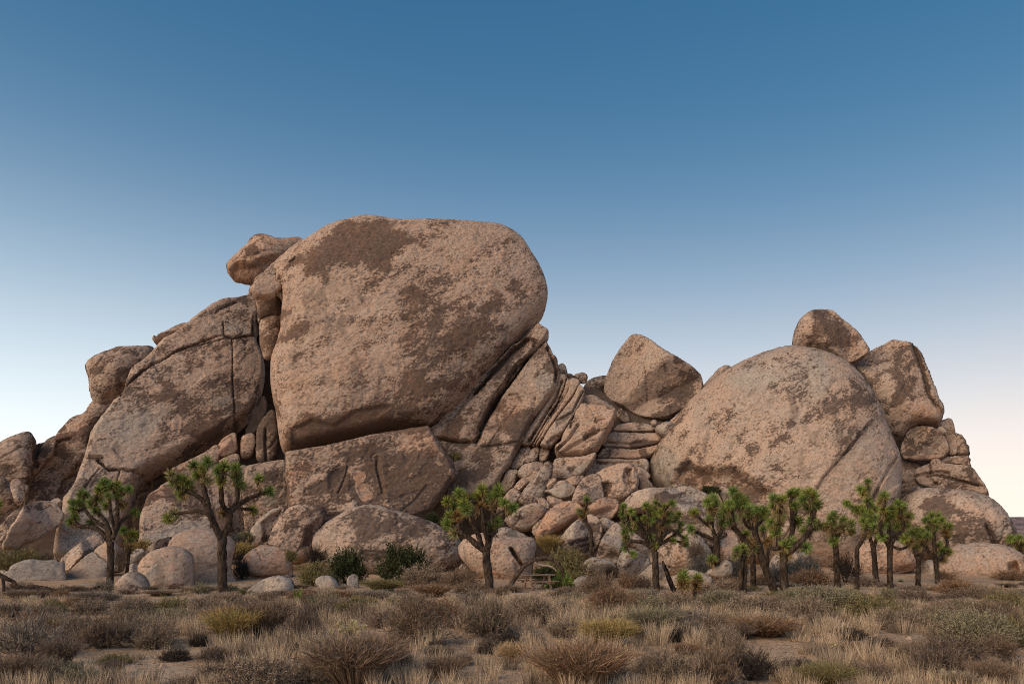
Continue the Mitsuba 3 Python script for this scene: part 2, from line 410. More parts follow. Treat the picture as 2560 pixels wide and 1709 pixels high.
# left of the great crack
rock('rock_slab', 'great pale left slab sweeping down to the ground beside the great crack, split by fine joints', 'C',
     '950,-60 1000,-180 1050,-240 1130,-320 1190,-378 1215,-415 1240,-428 1310,-470 1400,-540 1480,-598 1560,-668 1660,-734 1760,-780 1848,-792 1870,-830 1905,-848 1960,-855 1984,-830 1992,-770 2006,-725 2024,-640 2030,-520 2022,-420 2045,-340 2062,-260 2062,-140 2045,-40 2010,80 1960,160 1900,225 1848,250 1790,288 1710,352 1600,400 1480,460 1350,540 1240,580 1180,620 1125,640 1085,690 1050,790 1035,900 1000,1050 960,1260 700,1330 425,1290 445,1120 480,960 498,880 470,835 520,760 580,650 628,560 672,440 700,322 760,192 830,92 900,12',
     67.6, 3.6, q=0.355, tone=0.46, var=0.29, facets=0, lean=0.30, hair=False, smooth=1, cat='rock slab', ops=[
         ('var', 'A', '1270,870 1400,820 1520,880 1640,800 1800,740 2000,650 2060,800 2000,1000 1840,1050 1700,1180 1500,1240 1300,1320 1180,1400 1300,1120 1300,960', 0.24, 34),
         ('var', 'A', '1250,950 1290,860 1380,830 1330,940', 0.25, 14),
         ('tone', 'A', '760,1150 900,960 1200,880 1250,960 1150,1200 950,1340 760,1340', -0.3, 60),
         ('tone', 'A', '1660,960 1820,890 1840,1060 1740,1060', -0.4, 18),
         ('tone', 'C', '430,1290 480,960 500,840 640,520 860,560 900,700 900,1260', -0.3, 30), ('tone', 'C', '860,560 1000,560 1060,620 900,720 760,640', 0.3, 18),
         ('crack', 'A', '940,900 980,838 1050,765 1140,694 1250,632 1380,560 1530,508 1700,447 1760,438 1828,467 1900,449 2040,420', 2.2, 0.45),
         ('var', 'A', '1400,400 1560,272 1760,160 1960,90 1990,180 1850,200 1700,260 1500,380', 0.25, 22), ('var', 'A', '1190,570 1500,400 1700,300 1960,250 1990,410 1760,430 1400,540', 0.12, 20),
         ('cut', 'A', '1660,280 1760,205 1850,165 1860,185 1770,225', 0.35, 5), ('crack', 'A', '1745,320 1752,430', 1.3, 0.2), ('crack', 'A', '1980,290 1975,420', 1.3, 0.2), ('tone', 'A', '1560,370 1740,320 1960,340 1960,420 1560,420', -0.3, 14),
         ('crack', 'A', '1815,470 1822,600 1826,760 1832,900 1838,1050 1846,1196', 1.5, 0.25),
         ('crack', 'A', '1180,650 1400,560 1560,520 1760,460 1830,470 1900,470 1930,500', 1.3, 0.15),
         ('crack', 'C', '640,428 690,446 800,444', 2.4, 0.4), ('crack', 'C', '765,468 800,500 860,548 960,540 1060,556 1130,590', 2.4, 0.4),
         ('crack', 'C', '775,540 700,640 640,720', 1.3, 0.15), ('crack', 'C', '940,552 920,620', 1.5, 0.2),
         ('step', 'C', '766,470 860,548 1060,556 1130,594 1100,700 1000,1300 300,1350 560,640 670,440', -0.10, 3),
         ('cut', 'A', '1120,1480 1240,1440 1350,1440 1230,1560 1100,1560', 0.6, 10)])
rock('rock_wedge', 'thin dark wedge of rock jutting out left of the upper slab crest', 'A', '1195,452 1225,435 1330,385 1440,338 1480,345 1400,410 1310,480 1240,515 1220,490', 69.6, 0.9, q=0.35, tone=0.6, var=0.5, facets=1, smooth=1, cat='rock wedge',
     ops=[('cut', 'A', '1205,470 1340,425 1300,500 1240,520', 0.4, 5)])
rock('boulder', 'dark round topped boulder overhanging from the left flank of the great left slab', 'A',
     '668,662 708,612 800,570 880,538 932,521 1080,519 1225,523 1200,640 1100,760 1000,900 920,960 840,984 772,986 730,940 700,862 703,765 680,702', 71.5, 2.8, q=0.48, tone=0.40, var=0.47, facets=0, smooth=2, ops=[
         ('cut', 'A', '800,900 960,780 1000,860 900,980 800,1000', 0.5, 16)])
rock('rock_slab', 'long brown slab slanting down to the left beneath the dark overhanging boulder', 'C',
     '735,8 830,40 905,-20 900,80 790,180 700,350 680,470 600,640 540,740 480,810 400,850 180,870 215,740 280,570 380,470 405,430 412,350 450,262 520,180 580,132 640,118', 70, 2.4, q=0.4, tone=0.45, var=0.50, facets=1, smooth=1, cat='rock slab', ops=[
         ('crack', 'C', '425,340 480,315 560,300', 3, 0.3), ('tone', 'C', '440,270 640,130 740,40 840,80 700,200 560,340 440,400', 0.35, 18), ('var', 'C', '440,270 640,130 740,40 800,80 600,250', -0.25, 18), ('var', 'C', '520,340 590,340 600,400 530,400', -0.35, 10),
         ('cut', 'C', '480,640 680,420 640,700 520,800 440,820', 0.7, 14)])
rock('boulder', 'big brown leftmost boulder cut off by the picture edge, against the bright horizon', 'C', '-90,420 -20,350 60,302 170,258 235,246 262,290 288,345 255,395 244,480 248,600 205,690 100,720 -90,740', 66, 2.6, q=0.42, tone=0.38, var=0.46, facets=1)
rock('boulder', 'brown lower boulder at the picture edge under the leftmost big boulder', 'C', '-90,640 0,600 70,640 110,700 150,800 110,900 70,1060 -90,1080', 63, 2.2, q=0.45, tone=0.45, var=0.45, facets=1)
rock('boulder', 'narrow brown boulder in the gap between the leftmost boulder and the slanting slab', 'C', '240,410 300,346 345,332 400,300 446,278 448,330 420,400 418,450 340,510 285,580 262,600 236,500', 68.5, 1.4, q=0.4, tone=0.4, var=0.4, facets=1, smooth=1,
     ops=[('crack', 'C', '345,332 300,370 275,440 285,520', 5, 0.4)])
rock('boulder', 'small upright tan stone left of the slanting brown slab', 'C', '84,660 105,625 135,618 165,650 190,720 185,790 150,830 110,780', 60.5, 0.5, tone=0.45, var=0.3)
rock('boulder', 'fist like tan stone beside the small upright stone by the slanting slab', 'C', '170,672 200,668 215,690 200,722 180,710', 61, 0.3, tone=0.4, var=0.25)
rock('boulder', 'tilted pink boulder with a black hollow beneath it, left of the leftmost tree', 'C', '15,1165 90,1000 190,842 262,802 330,795 400,798 470,848 497,908 470,972 400,1022 300,1082 200,1112 140,1165', 57, 2.2, q=0.42, tone=0.48, var=0.27, facets=1, smooth=1, lean=0.3,
     ops=[('var', 'C', '200,840 270,800 400,800 490,880 480,930 400,850 280,870 190,900', 0.33, 9)])
rock('boulder', 'rounded grey cap of a boulder showing above the tilted pink boulder', 'C', '390,800 440,772 475,778 495,815 490,870 440,880', 62, 0.8, tone=0.2, var=0.35)
rock('boulder', 'dark rubble boulder in the shade at the far edge below the leftmost boulders', 'C', '-20,1010 40,960 100,880 170,850 130,960 60,1080 30,1150 -30,1150', 62, 1.0, tone=0.35, var=0.5)
rock('boulder', 'dark low stone at the foot of the shaded boulders at the picture edge', 'C', '-10,1040 40,1020 90,1020 70,1080 30,1140 -20,1120', 59, 0.6, tone=0.35, var=0.45)
rock('rock_slab', 'stained inner slab behind the dark cave, right of the leftmost tree', 'C',
     '1110,900 1160,760 1250,690 1330,640 1450,560 1620,440 1720,500 1750,560 1790,700 1810,860 1820,1080 1600,1160 1300,1240 1060,1240 1095,1100', 63.0, 1.6, q=0.34, tone=0.4, var=0.42, facets=0, lean=0.4, smooth=1, cat='rock slab', ops=[
         ('tone', 'C', '1100,1080 1300,1020 1560,960 1640,900 1700,1100 1100,1200', -0.5, 20), ('var', 'C', '1100,1080 1300,1020 1560,960 1640,900 1700,1100 1100,1200', -0.3, 14), ('tone', 'C', '1160,760 1250,690 1230,900 1150,1000', 0.4, 18), ('var', 'C', '1340,640 1450,580 1620,620 1600,800 1400,860', 0.2, 20)])
rock('rock_wedge', 'brown triangular block tucked under the lower edge of the great left slab', 'C', '1340,545 1480,475 1600,420 1704,348 1722,400 1722,480 1660,560 1500,600 1380,620', 64.3, 0.8, q=0.3, tone=0.62, var=0.42, facets=0, smooth=1, cat='rock wedge')
rock('boulder', 'rust pink block under the lower right corner of the great left slab', 'C', '1710,352 1760,295 1842,254 1852,330 1856,400 1800,432 1730,452 1716,420', 65.2, 0.9, q=0.36, tone=0.75, var=0.28, smooth=1)
rock('boulder', 'pale tan ledge block under the rust pink block, behind the second tree crown', 'C', '1715,490 1750,462 1800,440 1862,424 1868,470 1840,520 1760,520', 64.6, 0.7, q=0.36, tone=0.35, var=0.25, smooth=1)
# in and below the great crack
rock('rock_wedge', 'shaded rock closing the head of the great crack behind the top chockstone', 'N', '228,222 300,150 420,70 440,430 250,430 236,300', 72.5, 0.8, q=0.34, tone=0.4, var=0.45, facets=0, smooth=1, cat='rock wedge')
rock('chockstone', 'top chockstone jammed in the great crack, dark and egg shaped', 'A', '2014,160 2040,132 2100,122 2150,128 2190,178 2192,215 2172,280 2110,284 2045,306 2024,240', 67.8, 1.1, q=0.46, tone=0.42, var=0.5, cat='chockstone', facets=0, grow=6)
rock('chockstone', 'long tan chockstone hanging in the great crack below the egg shaped one', 'A', '2045,310 2108,288 2170,284 2176,340 2172,420 2176,480 2150,560 2100,622 2066,590 2046,500 2040,400', 67.6, 1.0, q=0.46, tone=0.5, var=0.28, cat='chockstone', facets=0, grow=5)
rock('chockstone', 'white lichened pebble sized stone on top of the upper chockstone', 'B', '480,752 510,730 575,712 570,745 540,752', 68.3, 0.25, tone=0.1, var=0.1, cat='chockstone', facets=0)
rock('chockstone', 'small oval burnt orange chockstone at the bottom of the great crack', 'A', '1884,1270 1900,1222 1960,1202 1996,1212 2002,1260 1994,1340 1970,1400 1910,1416 1882,1370', 66.4, 0.8, q=0.42, tone=0.62, var=0.38, cat='chockstone', facets=0, ops=[('var', 'A', '1880,1320 1940,1340 2000,1310 1990,1420 1890,1420', 0.3, 10)])
rock('chockstone', 'tall black streaked chockstone at the bottom of the great crack', 'A', '2010,1180 2040,1120 2090,1050 2132,1012 2160,1050 2166,1130 2176,1260 2172,1350 2140,1440 2060,1450 2012,1430 2006,1320', 66.4, 0.9, q=0.42, tone=0.2, var=0.75, cat='chockstone', facets=0,
     ops=[('crack', 'A', '2085,1160 2075,1300 2080,1420', 3, 0.3), ('var', 'A', '2090,1180 2130,1220 2100,1400 2080,1300', -0.4, 10)])
rock('chockstone', 'dark splinter of rock deep in the great crack above the black streaked chockstone', 'A', '1920,1190 1960,1110 2020,1020 2060,900 2085,960 2080,1060 2010,1180 1960,1210', 69.6, 0.7, q=0.4, tone=0.3, var=1.0, cat='chockstone', smooth=1)
rock('rock_wall', 'varnished wall below the great dome with a bright orange scar', 'D',
     '300,740 420,716 530,704 640,676 840,632 1100,586 1234,570 1262,628 1310,690 1388,800 1396,900 1330,1010 1262,1110 1200,1180 1100,1260 900,1300 400,1300 320,1180 318,1000 306,880',
     62.3, 2.0, q=0.30, tone=0.50, var=0.66, facets=0, lean=0.1, smooth=1, cat='rock wall', ops=[
         ('var', 'D', '760,856 810,860 820,890 800,910 806,950 830,980 862,1000 850,1040 800,1050 770,1000 756,960 760,920 740,900', -1.2, 4),
         ('tone', 'D', '760,856 810,860 820,890 800,910 806,950 830,980 862,1000 850,1040 800,1050 770,1000 756,960 760,920 740,900', 0.6, 4),
         ('crack', 'D', '700,830 690,880 665,950 640,1000', 1.8, 0.2), ('cut', 'D', '570,880 650,840 700,835 680,900 640,970 580,990', 0.2, 8), ('var', 'D', '570,880 650,840 700,835 680,900 640,970 560,990', 0.3, 10),
         ('crack', 'D', '895,760 890,820 912,920 930,1000', 1.8, 0.2), ('step', 'D', '900,740 1000,735 1260,640 1400,860 1300,1100 960,1200 940,1000', 0.35, 6),
         ('var', 'D', '880,760 960,800 930,900 900,860', 0.3, 10), ('tone', 'D', '1040,640 1230,600 1320,720 1200,760 1050,740', 0.3, 16), ('var', 'D', '1040,640 1230,600 1320,720 1200,760 1050,740', -0.22, 16),
         ('tone', 'D', '310,780 420,800 400,960 330,1060 310,900', 0.3, 16), ('var', 'D', '330,1060 360,960 480,880 590,870 560,900 460,930 400,1000 380,1070', -0.3, 8)])
rock('rock_wall', 'grey varnished wall panel below the great crack, left of the wall with the orange scar', 'D',
     '40,830 150,808 295,786 300,900 318,1080 290,1130 120,1260 40,1260 20,1000', 63.9, 1.5, q=0.32, tone=0.38, var=0.44, facets=1, smooth=1, cat='rock wall', ops=[('var', 'D', '160,880 270,830 290,880 200,960 130,960', 0.3, 10), ('tone', 'D', '140,1020 230,1000 230,1070 150,1090', -0.4, 8)])
rock('rock_wall', 'upright grey slab behind the second tree, below the two bottom chockstones', 'O', '1340,430 1500,400 1640,330 1680,480 1690,740 1670,1160 1640,1230 1380,1230 1320,900 1300,600', 64.6, 1.0, q=0.32, tone=0.22, var=0.36, facets=1, smooth=1, cat='rock wall')
rock('rock_wedge', 'stained wedge of rock filling the corner between the wall and the leaning sheets', 'E', '70,1050 160,1118 290,1142 436,1138 450,1165 340,1330 225,1500 130,1420 190,1250 110,1130', 67.3, 1.2, q=0.34, tone=0.4, var=0.42, facets=0, smooth=1, hair=False, cat='rock wedge', grow=6)
# right of the dome: leaning sheets
rock('rock_slab', 'long rounded sheet of rock leaning against the lower right edge of the great dome', 'E',
     '80,1034 200,900 300,795 460,630 560,535 700,385 830,296 905,210 942,190 990,240 1012,288 965,370 880,450 800,530 722,640 640,722 540,900 485,1050 432,1140 290,1142 160,1122 95,1082',
     68.3, 2.0, q=0.34, tone=0.55, var=0.32, res=2.1, facets=0, smooth=1, cat='rock slab', ops=[
         ('crack', 'E', '870,440 760,520 640,690 540,860 470,1000', 5, 0.7), ('crack', 'E', '855,300 905,330 900,360', 4, 0.5), ('crack', 'E', '830,300 640,480 520,620 440,720', 4, 0.5),
         ('step', 'E', '995,330 880,460 722,650 640,730 545,900 490,1050 440,1150 400,1150 480,980 560,830 690,660 830,500 900,420', -0.55, 2.5), ('step', 'E', '905,205 830,290 700,380 560,530 300,790 80,1035 150,1060 330,850 480,680 600,560 720,440 850,330', -0.45, 2.5),
         ('var', 'E', '905,205 830,290 700,380 560,530 300,790 330,830 480,680 600,560 720,440 850,330', 0.25, 6),
         ('var', 'E', '120,1060 220,960 320,900 340,950 290,1130 160,1120', 0.35, 6), ('tone', 'E', '120,1060 220,960 320,900 340,950 290,1130 160,1120', 0.4, 6),
         ('var', 'E', '560,560 700,410 820,330 800,420 700,560 600,680', 0.2, 14), ('tone', 'E', '640,480 780,400 820,440 700,560', -0.5, 14), ('tone', 'E', '800,560 950,390 900,460 640,760 560,900', 0.5, 8)])
rock('rock_slab', 'broad tan and grey leaning sheet right of the rounded sheet, reaching the sky', 'E',
     '965,362 985,338 1030,418 1075,510 1088,600 1068,700 1000,800 880,960 800,1112 700,1312 600,1455 540,1560 180,1566 220,1480 330,1330 440,1150 540,950 660,750 780,590 880,456',
     68.0, 1.8, q=0.34, tone=0.40, var=0.34, facets=0, smooth=1, cat='rock slab', ops=[
         ('var', 'E', '700,940 800,860 900,820 930,860 830,1060 740,1120 680,1050', 0.35, 9), ('var', 'E', '420,1160 560,1200 520,1400 300,1480 380,1280', 0.22, 16), ('tone', 'E', '560,800 700,740 830,790 760,920 600,1080 500,1060', 0.3, 10),
         ('var', 'E', '600,1150 700,1160 680,1220 600,1210', 0.3, 8), ('crack', 'E', '480,1150 620,1135 760,1110', 2.5, 0.2), ('tone', 'E', '900,600 1030,500 1060,640 950,760', -0.4, 14), ('crack', 'E', '1000,380 1045,480 1070,560 1060,640', 3, 0.5), ('crack', 'E', '700,740 760,735 800,790', 2.5, 0.25)])
rock('rock_slab', 'first narrow sheet right of the broad leaning sheet', 'E', '1080,600 1110,590 1148,602 1140,660 1085,800 1000,930 930,1060 868,1150 800,1150 790,1120 880,970 1000,808', 68.2, 0.9, q=0.36, tone=0.4, var=0.36, facets=0, smooth=1, cat='rock slab', ops=[('crack', 'E', '1110,640 1060,780 930,980 860,1100', 3, 0.45)])
for lab, pts, dd, dp in (('second narrow sheet right of the broad leaning sheet, the thinnest', '1085,820 1140,700 1150,640 1182,622 1164,720 1092,850 1012,960 935,1090 880,1164 935,1060 1010,940', 67.9, 0.8),
                         ('third narrow sheet right of the broad leaning sheet', '1182,622 1232,622 1254,660 1192,770 1104,880 1012,1010 944,1120 905,1156 1000,980 1100,840 1168,720', 67.5, 0.9),
                         ('fourth narrow sheet right of the broad leaning sheet, with broken edges at its foot', '1254,660 1292,722 1258,820 1192,930 1118,1050 1012,1166 940,1152 1020,1010 1110,890 1204,770', 67.1, 1.0)):
    rock('rock_slab', lab, 'E', pts, dd, dp, q=0.33, tone=0.42, var=0.31, facets=0, smooth=1, res=2.1, hair=False, shell=0.2, rough=0.8, cat='rock slab', ops=[('cut', 'E', '980,1120 1060,1060 1120,1030 1080,1110 1000,1150', 0.4, 4), ('cut', 'E', '1060,960 1130,920 1180,900 1150,960 1060,1000', 0.35, 4), ('crack', 'E', '1280,720 1190,880 1060,950', 2.5, 0.35), ('crack', 'E', '1120,760 1000,950', 2.2, 0.25)])
for lab, pts in (('upper left block in the row broken off below the narrow leaning sheets', '800,1155 866,1152 850,1230 790,1325 715,1322 740,1260'), ('middle block in the row broken off below the narrow leaning sheets', '878,1164 938,1154 930,1220 900,1280 850,1285 800,1300 840,1230'),
                 ('last block on the right in the row broken off below the narrow leaning sheets', '950,1160 1010,1152 1012,1200 985,1260 950,1278 934,1240')):
    rock('block', lab, 'E', pts, 67.5, 0.7, q=0.34, tone=0.4, var=0.28, facets=1, smooth=1, cat='rock block')
rock('block', 'lowest block at the foot of the broad leaning sheet, behind the middle tree', 'E', '690,1342 740,1332 770,1345 725,1470 640,1510 600,1500', 66.8, 0.7, q=0.34, tone=0.35, var=0.28, facets=1, smooth=1, cat='rock block')
rock('block', 'stacked pale block with a jutting lip above the dark finger slab', 'E', '770,1360 800,1300 860,1280 950,1274 964,1300 920,1330 850,1390 790,1395', 65.8, 0.7, q=0.36, tone=0.35, var=0.2, facets=1, smooth=1, cat='rock block')
rock('block', 'lower orange tan block with a jutting lip left of the dark finger slab', 'E', '740,1470 790,1410 850,1375 900,1340 925,1345 890,1400 820,1455 770,1500 720,1530', 65.2, 0.7, q=0.36, tone=0.55, var=0.24, facets=1, smooth=1, cat='rock block')
rock('rock_slab', 'dark grey finger shaped slab lying among the rubble below the leaning sheets', 'F', '335,700 380,622 450,540 548,404 580,372 604,366 630,390 612,490 572,590 558,690 460,740 370,735', 64, 1.1, q=0.42, tone=0.05, var=0.44, facets=0, smooth=2, cat='rock slab')
rock('rock_slab', 'orange tan slanting slab with a dark gap along its right edge, below the pyramid boulder', 'E', '1060,1182 1170,985 1222,868 1262,818 1370,826 1482,842 1540,890 1505,1000 1430,1112 1382,1192 1290,1234 1180,1234 1080,1246', 67.2, 1.6, q=0.34, tone=0.68, var=0.22, facets=0, smooth=1, lean=0.3, cat='rock slab', ops=[
    ('crack', 'E', '1070,1180 1180,1080 1240,980', 3, 0.35), ('crack', 'E', '1110,1200 1250,1110 1400,1030', 3, 0.3), ('var', 'E', '1260,1060 1360,1000 1390,1010 1300,1090', 0.4, 6), ('crack', 'E', '1200,880 1180,1000', 3, 0.3), ('crack', 'E', '1400,1020 1460,1015', 2, 0.2),
    ('var', 'E', '1210,1180 1300,1060 1420,1080 1360,1180', 0.2, 10)])
rock('rock_slab', 'grey base slab under the orange tan slanting slab', 'E', '1030,1330 1062,1248 1180,1240 1290,1238 1385,1200 1355,1270 1272,1376 1200,1410 1040,1420', 66.4, 1.2, q=0.36, tone=0.3, var=0.34, facets=0, smooth=1, cat='rock slab', ops=[('tone', 'E', '1060,1250 1200,1245 1380,1205 1340,1270 1200,1290', 0.4, 8)])
rock('rock_layer', 'top tan layer of the bedded rock between the slanting slab and the right dome', 'F', '1150,110 1190,52 1260,36 1350,26 1480,44 1545,90 1510,112 1340,116 1220,112', 69.6, 1.0, q=0.34, tone=0.45, var=0.18, facets=0, smooth=1, cat='rock layer')
rock('rock_layer', 'second tan layer of the bedded rock, black stain at its right end', 'F', '1078,180 1150,108 1230,116 1340,122 1520,116 1600,130 1640,200 1560,210 1480,236 1340,262 1190,246 1060,246', 69.3, 1.0, q=0.34, tone=0.45, var=0.2, facets=0, smooth=1, cat='rock layer', ops=[
    ('var', 'F', '1300,215 1370,180 1430,170 1440,260 1320,260', 0.8, 5), ('var', 'F', '1430,180 1600,150 1600,230 1440,260', 0.45, 12), ('crack', 'F', '1100,190 1300,205 1400,190', 2, 0.2)])
rock('rock_layer', 'third orange layer of the bedded rock beside the right dome', 'F', '1010,345 1072,250 1190,250 1340,266 1470,242 1560,220 1520,300 1440,340 1330,352 1180,346', 69.0, 1.0, q=0.34, tone=0.68, var=0.24, facets=0, smooth=1, cat='rock layer', ops=[('var', 'F', '1380,270 1440,250 1470,320 1390,335', 0.7, 6), ('var', 'F', '1300,310 1370,295 1390,320 1310,335', -0.4, 4)])
rock('rock_layer', 'lowest pale layer of the bedded rock, grey green below the orange layer', 'F', '880,500 960,385 1010,350 1180,350 1330,357 1450,345 1470,420 1440,480 1300,520 1050,540', 68.6, 1.3, q=0.34, tone=0.12, var=0.2, facets=0, smooth=1, cat='rock layer', ops=[('tone', 'F', '1010,350 1450,350 1400,380 1050,375', 0.5, 6), ('crack', 'F', '1010,362 1150,375 1330,372', 2.5, 0.25), ('crack', 'F', '1380,370 1440,440', 2, 0.3)])
rock('boulder', 'round grey stone resting against the left edge of the right dome, under the pyramid boulder', 'F', '1520,80 1560,40 1620,16 1680,25 1700,70 1690,120 1620,160 1560,130', 67.6, 1.0, q=0.5, tone=0.08, var=0.26, facets=0)
rock('boulder', 'small pale pebble wedged beneath the pyramid boulder', 'F', '1488,30 1500,5 1530,2 1545,30 1530,54 1500,52', 69, 0.4, tone=0.3, var=0.15, facets=0)
rock('boulder', 'pink stone squeezed between the pyramid boulder and the right dome', 'G', '545,955 580,920 640,890 664,880 650,920 600,975 570,985', 69.5, 0.6, tone=0.5, var=0.2)
for lab, crop, pts in (('tall brown pinnacle stone on the skyline above the broad leaning sheet', 'P', '765,80 800,55 828,58 862,120 880,240 850,250 780,220'), ('tiny round stone on the skyline between the pinnacle stone and the knobbly one', 'P', '880,190 920,185 955,205 950,240 900,248 885,230'),
                       ('knobbly stone on the skyline above the thin layered sheet', 'P', '965,215 1000,185 1080,170 1130,200 1134,240 1110,300 1060,300 990,245'), ('slim stone on the skyline at the shoulder of the broad leaning sheet', 'E', '1036,455 1052,440 1070,470 1072,510 1055,520')):
    rock('boulder', lab, crop, pts, 69.8, 0.6, q=0.42, tone=0.42, var=0.3, facets=1, smooth=1)
rock('boulder', 'dark smooth boulder half hidden behind the left side of the pyramid boulder', 'E', '1290,660 1330,630 1400,602 1480,592 1500,700 1440,790 1400,760 1330,740 1280,745', 73.5, 1.6, tone=0.3, var=0.40, facets=1)
rock('rock_slab', 'sharp edged roof slab under the pyramid boulder, above the orange tan slab', 'P', '1070,560 1100,480 1150,465 1260,480 1340,530 1480,620 1560,740 1540,750 1400,640 1200,640 1060,600', 68.6, 1.2, q=0.36, tone=0.45, var=0.26, facets=1, smooth=1, cat='rock slab', ops=[('cut', 'P', '1060,560 1140,540 1200,600 1150,610 1060,590', 0.4, 5)])
rock('boulder', 'shadowed brown stone in the gap beneath the pyramid boulder', 'P', '1540,660 1600,630 1660,720 1690,800 1600,810 1560,760', 70.5, 0.6, tone=0.4, var=0.45)
rock('boulder', 'pyramid shaped boulder standing alone on the skyline between the two domes', 'G',
     '40,640 55,590 100,480 150,390 205,320 246,272 290,263 350,284 450,360 600,450 720,525 770,570 796,630 802,720 700,830 620,880 540,922 450,940 340,932 250,890 150,840 60,782 32,740', 71.5, 4.2, q=0.46, tone=0.40, var=0.33, facets=1, smooth=2, ops=[('var', 'G', '500,760 640,600 790,620 790,740 560,920 400,920', 0.16, 24)])
# the right dome and what stands on and beside it
rock('rock_dome', 'broad right dome with a shallow hollow low on its face and a slanting crack', 'V',
     '1488,1085 1495,1050 1520,1000 1560,942 1602,896 1650,860 1700,830 1760,806 1820,797 1872,800 1930,820 1962,842 2002,890 2032,950 2057,1010 2070,1060 2067,1120 2057,1160 2042,1210 2030,1320 1750,1330 1620,1200 1510,1122',
     66.5, 7.0, q=0.46, tone=0.36, var=0.30, facets=0, lean=0.25, smooth=2, cat='rock dome', hair=False, shell=0.3, ops=[
         ('cut', 'J', '705,210 722,100 800,32 880,8 930,62 1110,72 1250,46 1330,52 1420,122 1500,182 1640,292 1720,300 1600,420 1300,400 1000,340 860,300 760,280', 1.0, 16),
         ('var', 'J', '705,210 722,100 800,32 880,8 930,62 1110,72 1250,46 1330,52 1420,122 1500,182 1640,292 1600,360 1300,330 1000,300 880,230', 0.18, 12),
         ('tone', 'J', '705,210 722,100 800,32 1250,46 1420,122 1640,292 1600,360 1300,330 1000,300', 0.3, 16),
         ('crack', 'H', '805,858 720,950 640,1050 560,1140 470,1240 405,1340', 2.6, 0.28), ('step', 'H', '810,850 640,1050 405,1340 700,1500 1010,1300 1010,1000 900,800', -0.3, 4),
         ('var', 'H', '520,620 640,560 760,600 830,720 850,800 760,900 620,1060 520,1100 480,900 420,760', 0.2, 26), ('crack', 'H', '975,1110 900,1240 800,1420', 3, 0.3),
         ('tone', 'V', '1650,870 1800,810 1900,830 1880,900 1700,920', -0.3, 40), ('var', 'G', '820,920 1000,880 1080,980 960,1060 840,990', 0.16, 12), ('tone', 'G', '380,1300 500,1160 620,1250 560,1480 400,1480', -0.4, 16)])
rock('boulder', 'flat hump of rock behind the crest of the right dome, under the skyline top boulder', 'H', '-80,470 -60,430 0,402 80,360 140,340 235,326 330,350 420,400 300,480 0,520', 73, 1.6, tone=0.45, var=0.3, facets=0)
rock('boulder', 'sliver of boulder on the skyline between the pyramid boulder and the right dome', 'G', '800,690 860,620 920,555 960,524 1000,516 1030,528 980,600 860,720', 73, 1.2, tone=0.4, var=0.3, facets=0, smooth=1)
rock('boulder', 'egg like boulder perched on top of the right dome, highest of that group', 'H', '236,330 243,270 254,205 290,142 340,100 380,76 440,68 500,67 540,88 602,150 692,222 742,292 776,350 772,388 700,430 640,458 580,438 480,392 400,380 320,380 250,362', 73, 3.2, q=0.46, tone=0.42, var=0.36, facets=1, smooth=2, ops=[('tone', 'H', '540,260 660,240 770,350 640,450 560,400', 0.4, 20), ('var', 'H', '430,90 560,140 640,220 560,330 460,280', 0.16, 24)])
rock('boulder', 'tall varnished shoulder boulder leaning behind the right side of the right dome', 'H', '645,458 720,412 780,376 840,345 900,314 950,302 1060,304 1110,330 1160,400 1202,510 1252,632 1306,790 1300,830 1272,905 1130,912 1064,934 1012,1010 940,1000 850,800 740,600', 73.5, 4.0, q=0.42, tone=0.42, var=0.40, facets=1, smooth=1, ops=[
    ('var', 'H', '960,310 1100,330 1170,450 1180,620 1080,700 960,600 930,450', 0.24, 16), ('tone', 'H', '1060,780 1200,700 1290,800 1260,900 1080,900', 0.4, 16), ('var', 'H', '1060,780 1200,700 1290,800 1260,900 1080,900', -0.15, 16), ('crack', 'H', '1100,330 1160,480 1210,690 1300,800', 4, 0.5)])
rock('block', 'rounded dark block under the shoulder boulder beside the right dome', 'S', '100,380 170,190 250,110 420,105 560,120 680,165 760,260 830,420 820,490 740,580 560,610 300,640 110,600 80,480', 70.8, 1.6, q=0.42, tone=0.42, var=0.48, facets=1, smooth=1, cat='rock block', ops=[('tone', 'S', '100,560 300,560 700,560 500,640 120,620', 0.4, 10), ('var', 'S', '100,560 300,580 700,580 500,650 120,620', -0.4, 8)])
rock('block', 'small upright block at the skyline right under the shoulder boulder', 'S', '650,130 700,10 860,-30 900,100 920,235 860,250 760,240 740,200', 71.6, 0.9, q=0.38, tone=0.45, var=0.36, facets=1, smooth=1, cat='rock block')
rock('block', 'white lichened nub of rock between the rounded dark block and the skyline', 'S', '660,140 700,106 745,130 790,165 770,200 720,195 680,170', 70, 0.3, tone=0.1, var=0.1, cat='rock block')
rock('block', 'tan recessed block between the rounded dark block and the toothed skyline block', 'S', '755,250 860,235 940,240 960,400 970,560 830,580 830,430', 71.2, 0.8, q=0.38, tone=0.5, var=0.3, facets=0, smooth=1, cat='rock block', ops=[('cut', 'S', '870,270 920,270 920,330 880,330', 0.4, 6)])
rock('block', 'dark tooth edged block on the right skyline', 'S', '935,210 960,206 990,235 1025,232 1060,290 1088,325 1085,345 1115,400 1134,410 1132,450 1145,520 1125,562 960,568 945,400', 70.9, 0.9, q=0.38, tone=0.38, var=0.52, facets=0, smooth=0, cat='rock block')
rock('block', 'flat layer with a nicked right edge below the tooth edged block', 'S', '680,640 780,600 960,572 1120,572 1152,620 1140,660 1160,732 1040,716 860,700 740,690', 70.6, 0.9, q=0.36, tone=0.45, var=0.4, facets=0, smooth=0, cat='rock block')
